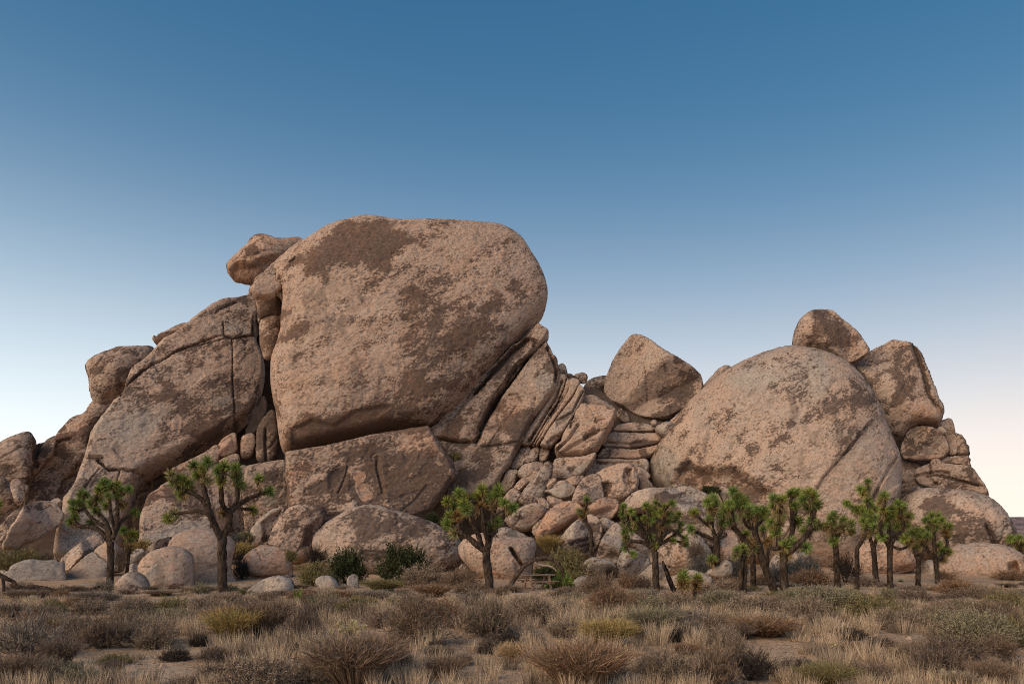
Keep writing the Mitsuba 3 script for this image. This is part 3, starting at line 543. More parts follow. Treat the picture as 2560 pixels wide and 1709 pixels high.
rock('block', 'sloping cracked block on the right skyline above the low right dome', 'S', '280,880 330,780 540,700 560,640 660,620 740,694 860,706 1160,738 1220,800 1300,920 1380,1020 1420,1110 1445,1210 1300,1190 1000,1150 700,1130 430,1080 330,1010', 70.3, 1.6, q=0.36, tone=0.46, var=0.34, facets=0, smooth=1, cat='rock block', ops=[
    ('crack', 'S', '300,890 420,860 560,830 700,810 830,832', 2.5, 0.3), ('crack', 'S', '490,890 600,868 720,876 900,925 1100,975 1300,1025', 2.5, 0.35), ('var', 'S', '1050,760 1160,740 1300,920 1390,1050 1160,970', 0.35, 8), ('crack', 'S', '530,700 556,780 545,830', 2.5, 0.3), ('crack', 'S', '540,900 580,970 640,1000', 2, 0.2)])
rock('boulder', 'shadowed rock at the back of the recess right of the right dome', 'S', '-20,860 60,640 150,640 300,660 400,760 300,900 330,1010 420,1090 100,1150 -20,1100', 71.8, 1.2, tone=0.5, var=0.48, facets=1)
rock('rock_dome', 'low grey right hand dome under the sloping cracked block, fading off to the far hills', 'K',
     '960,560 985,420 1050,360 1110,312 1200,288 1350,292 1500,292 1700,322 1842,362 1950,430 2050,560 2130,700 2210,870 2240,1060 1300,1060 1000,800', 62, 5.0, q=0.44, tone=0.22, var=0.31, facets=0, lean=0.35, smooth=2, cat='rock dome', ops=[
         ('var', 'K', '1160,480 1240,410 1320,380 1380,410 1520,450 1600,520 1480,520 1380,500 1300,520', 0.3, 12), ('crack', 'K', '1832,640 1860,700 1890,760 1915,830', 4, 0.5), ('var', 'K', '1480,640 1650,560 1800,640 1700,780 1500,790', 0.14, 20), ('crack', 'K', '1180,580 1400,760', 0.1, 0.0)])
rock('rock_slab', 'grey ledge of rock at the foot of the recess, above the low right hand dome', 'K', '960,300 1030,275 1150,255 1220,290 1130,320 1060,370 1000,420 960,380', 65, 0.8, tone=0.1, var=0.3, facets=1, cat='rock slab')
rock('rock_dome', 'nearest rounded reddish dome at the right edge with a dark rust hole', 'K',
     '1270,1250 1380,1000 1430,910 1500,852 1620,826 1780,817 1950,838 2080,880 2200,950 2310,1040 2330,1360 1300,1380', 55, 3.4, q=0.46, tone=0.50, var=0.22, facets=0, lean=0.3, smooth=2, cat='rock dome', ops=[
         ('cut', 'K', '2046,1010 2080,1000 2140,1000 2160,1040 2158,1080 2046,1084', 1.1, 5), ('tone', 'K', '2120,1000 2250,960 2300,1150 2150,1250 1850,1260 1900,1150 2050,1110', 0.55, 16), ('var', 'K', '1850,1180 2050,1110 2250,1080 2280,1250 1900,1270', 0.2, 16), ('tone', 'K', '1500,870 1650,850 1760,900 1640,960', -0.4, 30)])
rock('boulder', 'low overhanging reddish boulder behind the row of trees at the right', 'K', '480,1120 500,980 530,900 620,800 800,752 960,800 1080,840 1138,900 1146,1050 1010,1116 900,1134 700,1160 520,1200', 56.5, 2.2, q=0.44, tone=0.60, var=0.24, facets=0, smooth=2, ops=[('cut', 'K', '900,1110 1000,1030 1080,1010 1150,1020 1150,1090 1000,1130', 0.6, 10), ('tone', 'K', '880,900 1140,940 1140,1080 900,1120', 0.35, 16)])
rock('boulder', 'pale grey flat boulder between the low overhanging boulder and the nearest reddish dome', 'K', '1130,1160 1180,1030 1240,985 1320,990 1360,1060 1400,1160 1300,1230 1150,1230', 55.5, 1.2, tone=0.05, var=0.18, facets=1)
# rubble slope in the middle
rock('boulder', 'squat two toned boulder right of the middle tree crown', 'F', '218,872 330,790 420,742 482,727 545,752 592,790 545,850 482,920 380,962 300,950 238,902', 58.5, 1.7, q=0.46, tone=0.35, var=0.34, facets=1, smooth=1, lean=0.3, ops=[('var', 'F', '250,870 400,780 520,800 430,900', 0.15, 12)])
rock('boulder', 'big tilted orange boulder at the middle of the rubble slope', 'F', '488,1012 508,940 560,862 620,772 690,730 782,709 862,730 902,790 842,842 762,930 640,1002 560,1042 502,1062', 56.5, 1.8, q=0.46, tone=0.85, var=0.24, facets=1, smooth=1, lean=0.3)
rock('boulder', 'brown wedge stone between the squat two toned boulder and the tilted orange one', 'F', '455,955 508,890 575,845 560,900 510,950 488,1010', 57.6, 0.6, tone=0.4, var=0.3, smooth=1)
rock('boulder', 'wavy banded brown boulder behind the thin leaning tree', 'F', '890,800 960,742 1060,680 1150,684 1200,702 1208,760 1152,852 1090,866 920,830', 58, 1.3, q=0.42, tone=0.85, var=0.3, facets=1, smooth=1, ops=[('cut', 'F', '940,800 1080,760 1190,760 1100,870 940,840', 0.5, 14)])
rock('boulder', 'cream and brown boulder with layered ledges, behind the trunk of the thin leaning tree', 'F', '695,1040 780,932 880,852 962,822 1022,850 1058,910 1052,1000 1012,1112 962,1182 862,1196 720,1170', 55, 1.6, q=0.44, tone=0.25, var=0.30, facets=1, smooth=1, lean=0.25, ops=[
    ('crack', 'F', '790,1075 860,1050 930,1030', 5, 0.35), ('crack', 'F', '820,1110 900,1085 960,1070', 4, 0.3), ('crack', 'F', '850,1140 930,1130 990,1080', 5, 0.35), ('var', 'F', '820,960 960,880 1040,900 1040,1000 960,940', 0.25, 8)])
rock('boulder', 'tall grey boulder leaning on the cream and brown one', 'F', '1015,1200 1062,1050 1120,962 1180,890 1232,930 1244,1040 1222,1132 1192,1244 1100,1250', 54.2, 1.4, q=0.42, tone=0.15, var=0.27, facets=1, smooth=1, ops=[('var', 'F', '1080,1180 1200,1080 1220,1180 1180,1240', 0.25, 12)])
rock('boulder', 'small grey boulder peeping over the tall grey boulder', 'F', '1035,872 1090,848 1152,888 1180,900 1100,980 1060,950', 56.5, 0.7, tone=0.2, var=0.3)
rock('boulder', 'pale lichen spotted boulder at the foot of the slope, left of the bushy topped tree', 'F', '1182,1345 1200,1242 1232,1150 1292,1108 1400,1160 1462,1200 1484,1262 1442,1334 1352,1390 1240,1390', 51.5, 1.5, q=0.44, tone=0.08, var=0.24, facets=1, smooth=1)
rock('boulder', 'low blue grey boulder behind the dark little bush at the foot of the slope', 'F', '905,1240 980,1194 1062,1210 1152,1240 1195,1300 1172,1340 960,1345', 50.5, 1.1, q=0.44, tone=0.0, var=0.22, facets=1, smooth=1)
rock('boulder', 'smooth grey egg stone on the sand beside the picnic table', 'F', '786,1505 806,1432 850,1374 902,1360 955,1390 932,1452 882,1510', 42.0, 0.55, q=0.5, tone=0.05, var=0.18, facets=0, back=1.0)
rock('boulder', 'pale rounded boulder behind the trunk of the bushy topped tree', 'F', '1345,1420 1410,1332 1490,1258 1562,1248 1642,1322 1660,1440 1560,1480 1400,1470', 49.5, 1.3, q=0.46, tone=0.12, var=0.2, facets=1)
rock('boulder', 'buff boulder with rusty streaks behind the charred stump', 'F', '1470,1230 1560,1122 1680,1060 1790,1076 1832,1160 1905,1200 1860,1360 1700,1390 1500,1330', 53, 1.6, q=0.42, tone=0.32, var=0.25, facets=1, smooth=1, ops=[('tone', 'F', '1690,1090 1790,1090 1780,1250 1700,1260', 0.4, 10)])
rock('boulder', 'shaded grey boulder behind the lower branches of the bushy topped tree', 'F', '1270,1010 1330,960 1420,985 1470,1060 1560,1100 1500,1220 1420,1170 1310,1110', 55.5, 1.2, tone=0.2, var=0.34, facets=1)
rock('boulder', 'pointed dark boulder in the middle of the rubble slope, above the orange boulder', 'F', '795,730 842,600 892,520 952,480 1022,474 1052,520 1062,600 1074,680 1010,720 900,745', 60, 1.3, q=0.42, tone=0.35, var=0.42, facets=1, smooth=1)
rock('boulder', 'large pinkish boulder with a scooped shadowed side, below the bedded rock', 'F', '1008,475 1100,422 1232,384 1322,379 1362,450 1378,540 1362,630 1302,680 1240,720 1130,710 1076,690 1056,560', 61.5, 2.0, q=0.40, tone=0.55, var=0.27, facets=0, smooth=1, ops=[('cut', 'F', '1060,560 1120,520 1150,560 1110,640 1090,690 1060,680', 0.5, 8), ('var', 'F', '1060,540 1150,520 1140,600 1100,690 1060,680', 0.4, 8), ('cut', 'F', '1270,440 1320,420 1310,500 1280,520', 0.6, 6), ('crack', 'F', '1290,430 1270,520 1320,560', 6, 0.3)])
rock('boulder', 'tan boulder tucked between the large pinkish boulder and the right dome', 'F', '1355,480 1440,498 1492,560 1504,602 1442,618 1380,596 1362,545', 62, 1.0, tone=0.45, var=0.24, facets=1, smooth=1)
rock('boulder', 'angular brown stones corner above the tan boulder by the right dome', 'F', '1320,400 1400,410 1480,490 1440,500 1350,470', 63.5, 0.6, tone=0.4, var=0.35, smooth=1)
rock('boulder', 'pale disc shaped stone with a pointed left tip on the rubble slope', 'F', '566,622 592,612 622,612 680,572 760,547 822,580 832,622 782,672 710,686 652,668 620,632', 61.5, 0.6, q=0.4, tone=0.12, var=0.14, facets=0, smooth=1)
rock('boulder', 'flat tan slab stone behind the pale disc shaped stone', 'F', '735,535 800,494 890,488 908,512 842,582 782,556', 63, 0.7, q=0.4, tone=0.55, var=0.28, facets=1, smooth=1)
rock('boulder', 'rounded brown stone peeping over the pale disc shaped stone', 'F', '640,590 680,540 740,530 770,550 700,575 650,610', 62.8, 0.5, tone=0.35, var=0.3)
rock('boulder', 'small dark stone between the finger slab and the disc shaped stone', 'F', '580,560 610,515 660,510 672,540 630,580 590,600', 63.2, 0.5, tone=0.35, var=0.35)
rock('boulder', 'small split tan stone below the dark finger slab', 'F', '512,690 540,678 602,730 606,780 560,768 520,735', 60.5, 0.45, tone=0.45, var=0.22, smooth=1)
rock('boulder', 'blocky brown stone under the pale disc shaped stone', 'F', '588,662 650,680 722,708 705,752 620,760 600,720', 61, 0.5, tone=0.5, var=0.3, smooth=1)
rock('boulder', 'arched brown stone below the tip of the dark finger slab', 'F', '385,745 410,690 440,666 520,690 490,700 440,720', 61.6, 0.4, tone=0.5, var=0.34, smooth=1)
rock('boulder', 'pink tan boulder close behind the crown of the middle tree', 'F', '205,690 262,610 312,600 348,642 302,722 240,800 150,800', 60.5, 1.0, tone=0.5, var=0.22, facets=1, smooth=1)
rock('boulder', 'dim pink boulder under the crown of the middle tree', 'F', '110,760 150,720 215,760 200,810 140,830', 59.5, 0.6, tone=0.55, var=0.2, facets=1)
rock('rock_slab', 'grey slab lying in the shade under the squat two toned boulder', 'F', '100,1000 160,950 220,940 300,960 380,1000 430,1040 300,1060 120,1040', 57, 0.8, tone=0.15, var=0.34, facets=1, smooth=1, cat='rock slab')
rock('rock_slab', 'pale flat slab sloping up to the right dome foot, left of the dark spotted boulder', 'F', '1235,740 1290,680 1330,640 1450,600 1645,588 1680,640 1560,760 1400,800 1270,800', 58.5, 1.2, q=0.4, tone=0.28, var=0.15, facets=1, smooth=1, cat='rock slab', lean=0.4)
rock('boulder', 'large dark boulder with white lichen spots behind the trees left of the right dome', 'J', '540,380 620,292 720,256 800,241 862,256 962,302 1052,352 1132,432 1180,560 1180,740 1160,900 900,920 790,800 620,600', 57.2, 2.6, q=0.42, tone=0.1, var=0.56, facets=1, smooth=1, lean=0.3, ops=[('var', 'J', '620,292 860,256 960,302 860,300 700,330', -0.35, 5), ('var', 'J', '760,430 860,420 860,520 780,560', -0.3, 8)])
rock('boulder', 'grey boulder under the large dark spotted boulder, behind the bushy tree', 'J', '560,900 640,760 760,640 880,640 1000,760 1100,900 1060,1080 800,1060 620,1020', 54.5, 1.6, tone=0.25, var=0.32, facets=1)
rock('boulder', 'thumb shaped upright stone behind the crowns of the clustered trees', 'J', '1152,290 1180,267 1242,274 1300,350 1350,440 1320,500 1230,430', 60, 0.8, q=0.44, tone=0.4, var=0.24, smooth=1)
rock('boulder', 'reddish round boulder seen between the trunks of the clustered trees', 'J', '1140,760 1180,700 1262,688 1332,730 1364,850 1350,980 1250,1020 1150,980', 56, 1.2, tone=0.6, var=0.24, facets=1)
rock('boulder', 'second reddish boulder seen through the boughs of the clustered trees', 'J', '1640,700 1720,600 1800,530 1850,560 1860,660 1790,760 1700,860 1640,860', 57.5, 1.0, tone=0.5, var=0.24, facets=1)
rock('boulder', 'small pale round stone beside the trunk with the hanging side rosette', 'J', '1020,1120 1090,1066 1180,1030 1200,990 1250,984 1286,1010 1294,1060 1290,1120 1180,1150', 46, 0.6, tone=0.1, var=0.2, facets=0)
rock('boulder', 'blue grey rounded boulder behind the thickest tree trunk', 'J', '1650,1120 1668,990 1740,920 1840,880 1960,880 2040,930 2080,1060 2040,1160 1760,1180', 51, 1.6, q=0.46, tone=0.15, var=0.24, facets=1)
rock('boulder', 'half buried pale slab behind the two young yuccas', 'J', '580,1290 660,1180 740,1130 860,1080 1000,1110 1100,1160 1100,1260 900,1300 700,1310', 42.5, 0.8, q=0.4, tone=0.3, var=0.16, facets=1, lean=0.5)
rock('boulder', 'tiny pale boulder in the sand left of the bushy topped tree', 'I3', '1270,845 1310,805 1360,800 1400,830 1380,870 1290,870', 34.5, 0.3, tone=0.3, var=0.15)
# foot of the wall and the left foreground boulders
rock('boulder', 'very large lens shaped boulder below the great dome, grey brown with pale lichen', 'I2', '622,420 645,315 700,230 800,158 900,92 1000,64 1120,54 1242,54 1342,100 1500,150 1680,200 1770,280 1872,330 1905,440 1912,530 1800,600 1720,660 1500,680 1200,700 900,680 690,580', 57, 3.6, q=0.44, tone=0.22, var=0.38, facets=0, smooth=2, lean=0.35, ops=[
    ('var', 'I2', '800,200 1000,100 1240,70 1500,170 1700,300 1500,300 1300,250 1100,340 900,280', 0.2, 20), ('var', 'I2', '640,440 660,320 740,240 860,300 940,360 900,460 760,500', -0.3, 14), ('tone', 'I2', '640,440 660,320 740,240 860,300 940,360 900,460 760,500', 0.2, 16), ('cut', 'I2', '1700,600 1800,560 1910,520 1900,580 1750,680', 0.5, 6), ('crack', 'I2', '1040,450 1120,470 1180,500', 2.5, 0.15)])
rock('boulder', 'upright mottled boulder left of the very large lens shaped boulder', 'I2', '240,395 288,242 350,142 412,72 480,50 600,50 700,56 722,100 692,240 622,380 602,500 500,540 330,520', 58.5, 2.2, q=0.40, tone=0.42, var=0.34, facets=0, smooth=1, lean=0.25, ops=[
    ('var', 'I2', '350,150 470,70 620,90 580,200 470,260 380,280', 0.18, 10), ('var', 'I2', '540,260 690,120 690,250 600,420 520,420', 0.25, 10), ('cut', 'I2', '560,240 700,120 720,240 610,430 540,400', 0.5, 14), ('tone', 'I2', '540,260 690,120 690,250 600,420', 0.3, 10)])
rock('boulder', 'tan boulder top between the upright mottled boulder and the lens shaped one', 'D', '445,1085 560,1042 650,1019 722,1030 772,1072 782,1130 640,1240 540,1200', 60.5, 1.4, q=0.42, tone=0.5, var=0.3, facets=1, smooth=1)
rock('rock_slab', 'slanted grey slab left of the upright mottled boulder, shaded on its right side', 'D', '80,1340 66,1250 130,1172 192,1122 282,1088 290,1130 250,1240 200,1350', 60.2, 1.2, q=0.40, tone=0.2, var=0.24, facets=0, smooth=1, cat='rock slab', ops=[('cut', 'D', '140,1190 200,1130 270,1100 210,1300 150,1330', 0.5, 8), ('var', 'D', '140,1190 200,1130 270,1100 210,1300 150,1330', 0.16, 8)])
rock('boulder', 'rust red boulder on a small crumbling pedestal, right of the second tree', 'I2', '-15,570 40,480 80,450 140,408 212,384 300,400 382,442 432,532 440,590 400,640 310,640 200,660 60,640', 52, 1.5, q=0.42, tone=0.85, var=0.24, facets=1, smooth=1, ops=[('tone', 'I2', '100,420 220,390 300,420 260,500 120,500', -0.5, 14)])
rock('boulder', 'crumbling brown pedestal stones under the rust red boulder', 'I2', '-10,650 80,620 300,630 440,580 445,650 380,700 200,720 0,720', 51.6, 0.7, tone=0.55, var=0.45, facets=1, smooth=1)
rock('boulder', 'low whitish grey boulder in the scrub left of the green spear yucca', 'I2', '50,790 180,692 262,660 352,650 442,680 460,760 400,830 100,830', 37.5, 0.8, q=0.44, tone=0.0, var=0.16, facets=1, smooth=1)
rock('boulder', 'low white boulder at the back of the scrub, right of the green spear yucca', 'I2', '645,690 680,655 742,647 802,665 852,740 840,780 700,790', 42, 0.6, tone=0.05, var=0.14, facets=1, smooth=1)
rock('boulder', 'small upright white stone like a milestone in the scrub before the lens shaped boulder', 'I2', '915,700 925,665 962,638 992,645 1000,680 1008,770 960,780', 41.5, 0.3, tone=0.1, var=0.12, facets=1, smooth=1)
rock('boulder', 'pink smooth boulder behind the middle tree, cut by a dark spike shaped crack', 'L', '368,882 420,790 520,731 600,719 742,734 860,758 1000,770 1080,758 1132,790 1128,880 1102,970 1092,1100 1062,1240 860,1260 640,1180 540,1100 420,985', 51, 2.4, q=0.46, tone=0.52, var=0.13, facets=0, smooth=2, ops=[
    ('crack', 'L', '890,862 930,920 970,980 1015,1048', 3.5, 0.9), ('tone', 'L', '620,1000 700,980 780,1100 840,1180 640,1120', 0.5, 16), ('var', 'L', '680,1010 750,1000 840,1080 860,1180 760,1170 690,1080', 0.3, 10), ('cut', 'L', '930,1000 1010,1050 960,1150 950,1080', 0.4, 8)])
rock('boulder', 'dark stone under the left end of the pink smooth boulder', 'L', '380,1060 420,1010 480,1030 520,1080 500,1120 400,1110', 53, 0.5, tone=0.2, var=0.4)
rock('boulder', 'grey white boulder in front at the far left with a square cut right side', 'I', '5,640 100,572 200,530 262,514 342,526 430,524 500,517 546,545 552,640 566,780 300,800 60,760', 50, 2.0, q=0.36, tone=0.08, var=0.13, facets=0, smooth=1, lean=0.3)
rock('boulder', 'flat pale shelf of rock behind the fallen dark branch at the left', 'I', '540,760 660,726 780,714 880,716 920,760 880,840 600,840', 46, 0.9, q=0.4, tone=0.15, var=0.13, facets=0, lean=0.5)
rock('boulder', 'sloping brown edged boulder behind the leftmost tree, above the pale lower one', 'I', '522,502 600,440 722,338 802,298 882,340 862,402 762,482 640,562 592,612 545,600', 54.5, 1.4, q=0.42, tone=0.38, var=0.2, facets=1, smooth=1, lean=0.35, ops=[('var', 'I', '740,440 860,360 870,400 700,520 560,600 560,570', 0.3, 8)])
rock('boulder', 'pale lower boulder directly left of the leftmost tree trunk', 'I', '545,660 640,566 742,474 806,444 852,500 920,545 930,730 760,800 560,790', 52, 1.5, q=0.42, tone=0.25, var=0.15, facets=1, smooth=1, lean=0.3)
rock('boulder', 'smooth tan boulder right behind the leftmost tree trunk', 'I', '802,442 870,380 922,354 1002,385 1062,440 1050,600 930,620 852,505', 53, 1.3, q=0.44, tone=0.4, var=0.16, facets=1, smooth=1)
rock('boulder', 'small pale pointed stone in the gap right of the leftmost tree', 'I', '1104,545 1120,460 1182,418 1240,430 1180,505', 51, 0.5, tone=0.15, var=0.16, smooth=1)
rock('boulder', 'small grey stone below the pale pointed stone, right of the leftmost tree', 'I', '1095,570 1140,545 1172,560 1165,600 1105,600', 50, 0.35, tone=0.1, var=0.2)
rock('boulder', 'flat grey stone lowest in the gap right of the leftmost tree', 'I', '1070,625 1110,602 1172,598 1180,628 1100,650', 49, 0.3, tone=0.1, var=0.2)
rock('boulder', 'dark grey slabby boulder behind the smooth rounded boulders, left of the second tree', 'I', '1155,545 1180,510 1242,430 1332,350 1432,324 1480,330 1450,425 1252,490 1172,590', 53, 1.2, q=0.42, tone=0.05, var=0.48, facets=1, smooth=1)
rock('boulder', 'large pink rounded boulder directly behind the second tree trunk', 'I', '1425,415 1470,320 1572,268 1680,248 1802,254 1902,290 1982,330 2008,410 1972,500 1962,620 2032,700 2040,780 1600,820 1450,600', 48.5, 2.0, q=0.44, tone=0.62, var=0.14, facets=0, smooth=2, ops=[('tone', 'I', '1640,620 1860,640 2030,700 1990,780 1640,780', -0.6, 16), ('cut', 'I', '1800,560 1880,520 1880,570 1760,600', 0.3, 8)])
rock('boulder', 'smooth tan boulder with a grey shoulder, middle one of the three rounded boulders', 'I', '1168,605 1210,510 1282,450 1402,408 1512,400 1602,430 1644,485 1648,600 1650,800 1480,860 1280,860', 44.5, 1.6, q=0.42, tone=0.5, var=0.13, facets=0, smooth=2, ops=[('tone', 'I', '1210,640 1300,560 1380,500 1330,640 1260,720', -0.5, 16), ('var', 'I', '1400,730 1500,705 1620,720 1560,760 1410,750', 0.5, 7), ('cut', 'I', '1530,780 1650,770 1650,800 1540,800', 0.3, 5)])
rock('boulder', 'smallest pale front boulder of the three rounded boulders, dimpled on top', 'I', '950,830 980,722 1050,642 1132,613 1202,628 1266,690 1284,830 1262,880 960,890', 41, 1.1, q=0.44, tone=0.30, var=0.12, facets=0, smooth=2, ops=[('var', 'I', '1050,800 1120,780 1170,800 1100,835', 0.3, 9)])
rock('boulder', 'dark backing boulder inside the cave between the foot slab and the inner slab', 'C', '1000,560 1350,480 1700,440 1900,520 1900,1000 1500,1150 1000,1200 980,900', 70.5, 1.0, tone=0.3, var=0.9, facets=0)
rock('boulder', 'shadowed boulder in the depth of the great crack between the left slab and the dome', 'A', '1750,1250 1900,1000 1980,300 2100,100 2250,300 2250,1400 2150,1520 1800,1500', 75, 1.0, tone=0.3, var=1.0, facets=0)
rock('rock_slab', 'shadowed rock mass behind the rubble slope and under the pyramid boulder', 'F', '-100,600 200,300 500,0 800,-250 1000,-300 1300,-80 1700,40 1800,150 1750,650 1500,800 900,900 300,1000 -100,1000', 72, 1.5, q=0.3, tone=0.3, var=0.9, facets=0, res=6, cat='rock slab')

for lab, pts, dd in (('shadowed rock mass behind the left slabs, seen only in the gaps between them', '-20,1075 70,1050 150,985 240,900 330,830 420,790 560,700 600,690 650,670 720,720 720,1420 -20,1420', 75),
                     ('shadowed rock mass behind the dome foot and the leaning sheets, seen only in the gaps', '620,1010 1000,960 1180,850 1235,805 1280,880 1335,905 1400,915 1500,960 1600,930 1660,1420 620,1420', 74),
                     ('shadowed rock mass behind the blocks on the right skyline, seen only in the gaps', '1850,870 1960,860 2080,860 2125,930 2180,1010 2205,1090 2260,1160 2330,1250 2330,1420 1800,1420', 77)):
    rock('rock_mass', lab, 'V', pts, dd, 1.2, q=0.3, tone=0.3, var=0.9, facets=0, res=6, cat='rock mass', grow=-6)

# ------------------------------------------------------------------ ground and far hills
def sand_colour(p, n, uv):
    big = mikit.fbm(p.x * 0.25, p.y * 0.25, 0.0, 3)
    mid = mikit.fbm(p.x * 1.7, p.y * 1.7, 3.0, 3)
    fine = mikit.fbm(p.x * 14, p.y * 14, 7.0, 3)
    col = mikit.mix((0.50, 0.345, 0.225), (0.56, 0.42, 0.30), big)
    col = mikit.mix(col, (0.36, 0.25, 0.15), sm(0.5, 0.7, mid) * 0.6)
    col = mikit.mix(col, (0.14, 0.10, 0.075), sm(0.60, 0.72, fine) * 0.55)
    return col * (0.78 + 0.44 * mikit.noise(p.x * 45, p.y * 45, 1.0))


scene['sand'] = {'type': 'twosided', 'b': {'type': 'diffuse', 'reflectance': mikit.proc(sand_colour)}}
gx = np.r_[-3000, -1200, -500, -250, -140, np.arange(-80, 80.1, 0.5), 140, 250, 500, 1200, 3000]
gy = np.r_[-800, -200, -50, -10, np.arange(0, 20, 0.16), np.arange(20, 80, 0.5), np.arange(80, 160, 8), 250, 500, 1000, 2000, 5000]
GX, GY = np.meshgrid(gx, gy)
Z = ground_z(GX, GY)
fine = (np.abs(GX) < 60) & (GY > 0) & (GY < 60)
Z = Z + fine * 0.05 * (meshkit.fbm(np.stack([GX / 0.5, GY / 0.5, 0 * GX], -1), 3, 8) - 0.5)
n0, n1 = GX.shape
ii = (np.arange(n0 - 1)[:, None] * n1 + np.arange(n1 - 1)).ravel()
scene['ground'] = mikit.ply((np.stack([GX, GY, Z], -1).reshape(-1, 3), np.stack([ii, ii + 1, ii + n1 + 1, ii + n1], 1)), 'sand', smooth=True)
tag('ground', kind='structure')


def hill_colour(p, n, uv):
    a = mikit.fbm(p.x * 0.03, p.y * 0.03, p.z * 0.06, 4)
    s = sm(0.50, 0.60, mikit.fbm(p.x * 0.12, p.y * 0.12, p.z * 0.2, 3))
    return mikit.mix(mikit.mix((0.25, 0.19, 0.19), (0.36, 0.27, 0.25), a), (0.10, 0.09, 0.11), s * 0.7)


scene['hill_rock'] = {'type': 'twosided', 'b': {'type': 'diffuse', 'reflectance': mikit.proc(hill_colour)}}
hx, hy = np.linspace(-1000, 1400, 241), np.linspace(850, 1500, 66)
HX, HYY = np.meshgrid(hx, hy)
prof = np.exp(-((HYY - 1150) / 150) ** 2)
HZ = 0.46 * prof * (62 + 95 * (meshkit.fbm(np.stack([HX / 260, HYY / 260, 0 * HX], -1), 5, 21) - 0.42)) * np.clip((HX + 200) / 900, 0.12, 1) - 3
n0, n1 = HX.shape
ii = (np.arange(n0 - 1)[:, None] * n1 + np.arange(n1 - 1)).ravel()
scene['hills'] = mikit.ply((np.stack([HX, HYY, HZ], -1).reshape(-1, 3), np.stack([ii, ii + 1, ii + n1 + 1, ii + n1], 1)), 'hill_rock', smooth=True)
tag('hills', kind='structure')

# ------------------------------------------------------------------ plants: materials and small builders
def bark_colour(p, n, uv):
    v = mikit.fbm(p.x * 16, p.y * 16, p.z * 5, 3)
    w = mikit.fbm(p.x * 3, p.y * 3, p.z * 2, 3)
    col = mikit.mix((0.028, 0.021, 0.018), (0.095, 0.068, 0.05), sm(0.35, 0.7, v))
    return mikit.mix(col, (0.085, 0.072, 0.064), 0.5 * sm(0.45, 0.7, w))


def dead_colour(p, n, uv):
    v = mikit.fbm(p.x * 20, p.y * 20, p.z * 5, 3)
    return mikit.mix((0.055, 0.040, 0.032), (0.19, 0.135, 0.098), sm(0.3, 0.7, v))


def char_colour(p, n, uv):
    v = mikit.fbm(p.x * 18, p.y * 18, p.z * 5, 3)
    return mikit.mix((0.012, 0.011, 0.011), (0.075, 0.052, 0.04), sm(0.45, 0.75, v))


for nm, fn in (('bark', bark_colour), ('dead_wood', dead_colour), ('charred', char_colour)):
    scene[nm] = {'type': 'twosided', 'b': {'type': 'diffuse', 'reflectance': mikit.proc(fn)}}
scene['plant'] = {'type': 'twosided', 'b': {'type': 'diffuse', 'reflectance': {'type': 'mesh_attribute', 'name': 'vertex_color'}}}
RG = np.random.default_rng(77)


def spline(pts, n):
    p = np.asarray(pts, float)
    if len(p) == 2: return p[0] + (p[1] - p[0]) * np.linspace(0, 1, n)[:, None]
    q = np.vstack([2 * p[0] - p[1], p, 2 * p[-1] - p[-2]])
    s = np.linspace(0, len(p) - 1 - 1e-9, n)
    i = s.astype(int)
    t = (s - i)[:, None]
    a, b, c, d = q[i], q[i + 1], q[i + 2], q[i + 3]
    return 0.5 * (2 * b + (c - a) * t + (2 * a - 5 * b + 4 * c - d) * t ** 2 + (3 * b - a - 3 * c + d) * t ** 3)


def tube(path, radii, sides=9, rough=0.16, wl=0.22, cap=True):
    """A limb along the path with a ridged, uneven skin."""
    path = np.asarray(path, float)
    n = len(path)
    t = np.gradient(path, axis=0)
    t /= np.linalg.norm(t, axis=1, keepdims=True) + 1e-12
    ref = np.array([1.0, 0.2, 0.1]) if abs(t[0, 0]) < 0.8 else np.array([0, 1.0, 0.2])
    u = np.empty_like(t)
    cur = ref
    for i in range(n):
        cur = cur - t[i] * (cur @ t[i])
        cur = cur / (np.linalg.norm(cur) + 1e-12)
        u[i] = cur
    w = np.cross(t, u)
    a = np.arange(sides) * 2 * np.pi / sides
    ring = u[:, None] * np.cos(a)[None, :, None] + w[:, None] * np.sin(a)[None, :, None]
    r = np.interp(np.linspace(0, 1, n), np.linspace(0, 1, len(radii)), radii)
    base = path[:, None] + ring * r[:, None, None]
    d = 1 + rough * 2 * (meshkit.fbm(base * [1, 1, 0.5] / wl, 2, 31) - 0.5)
    V = (path[:, None] + ring * (r[:, None] * d)[..., None]).reshape(-1, 3)
    i, j = np.meshgrid(np.arange(n - 1), np.arange(sides), indexing='ij')
    k = (j + 1) % sides
    quad = np.stack([i * sides + j, i * sides + k, (i + 1) * sides + k, (i + 1) * sides + j], -1).reshape(-1, 4)
    tri = np.vstack([quad[:, [0, 1, 2]], quad[:, [0, 2, 3]]])
    if cap:
        V = np.vstack([V, path[-1:] + t[-1:] * r[-1] * 0.5, path[:1]])
        e = (n - 1) * sides
        m = np.arange(sides)
        tri = np.vstack([tri, np.stack([e + m, e + (m + 1) % sides, m * 0 + n * sides], 1), np.stack([(m + 1) % sides, m, m * 0 + n * sides + 1], 1)])
    return V, tri


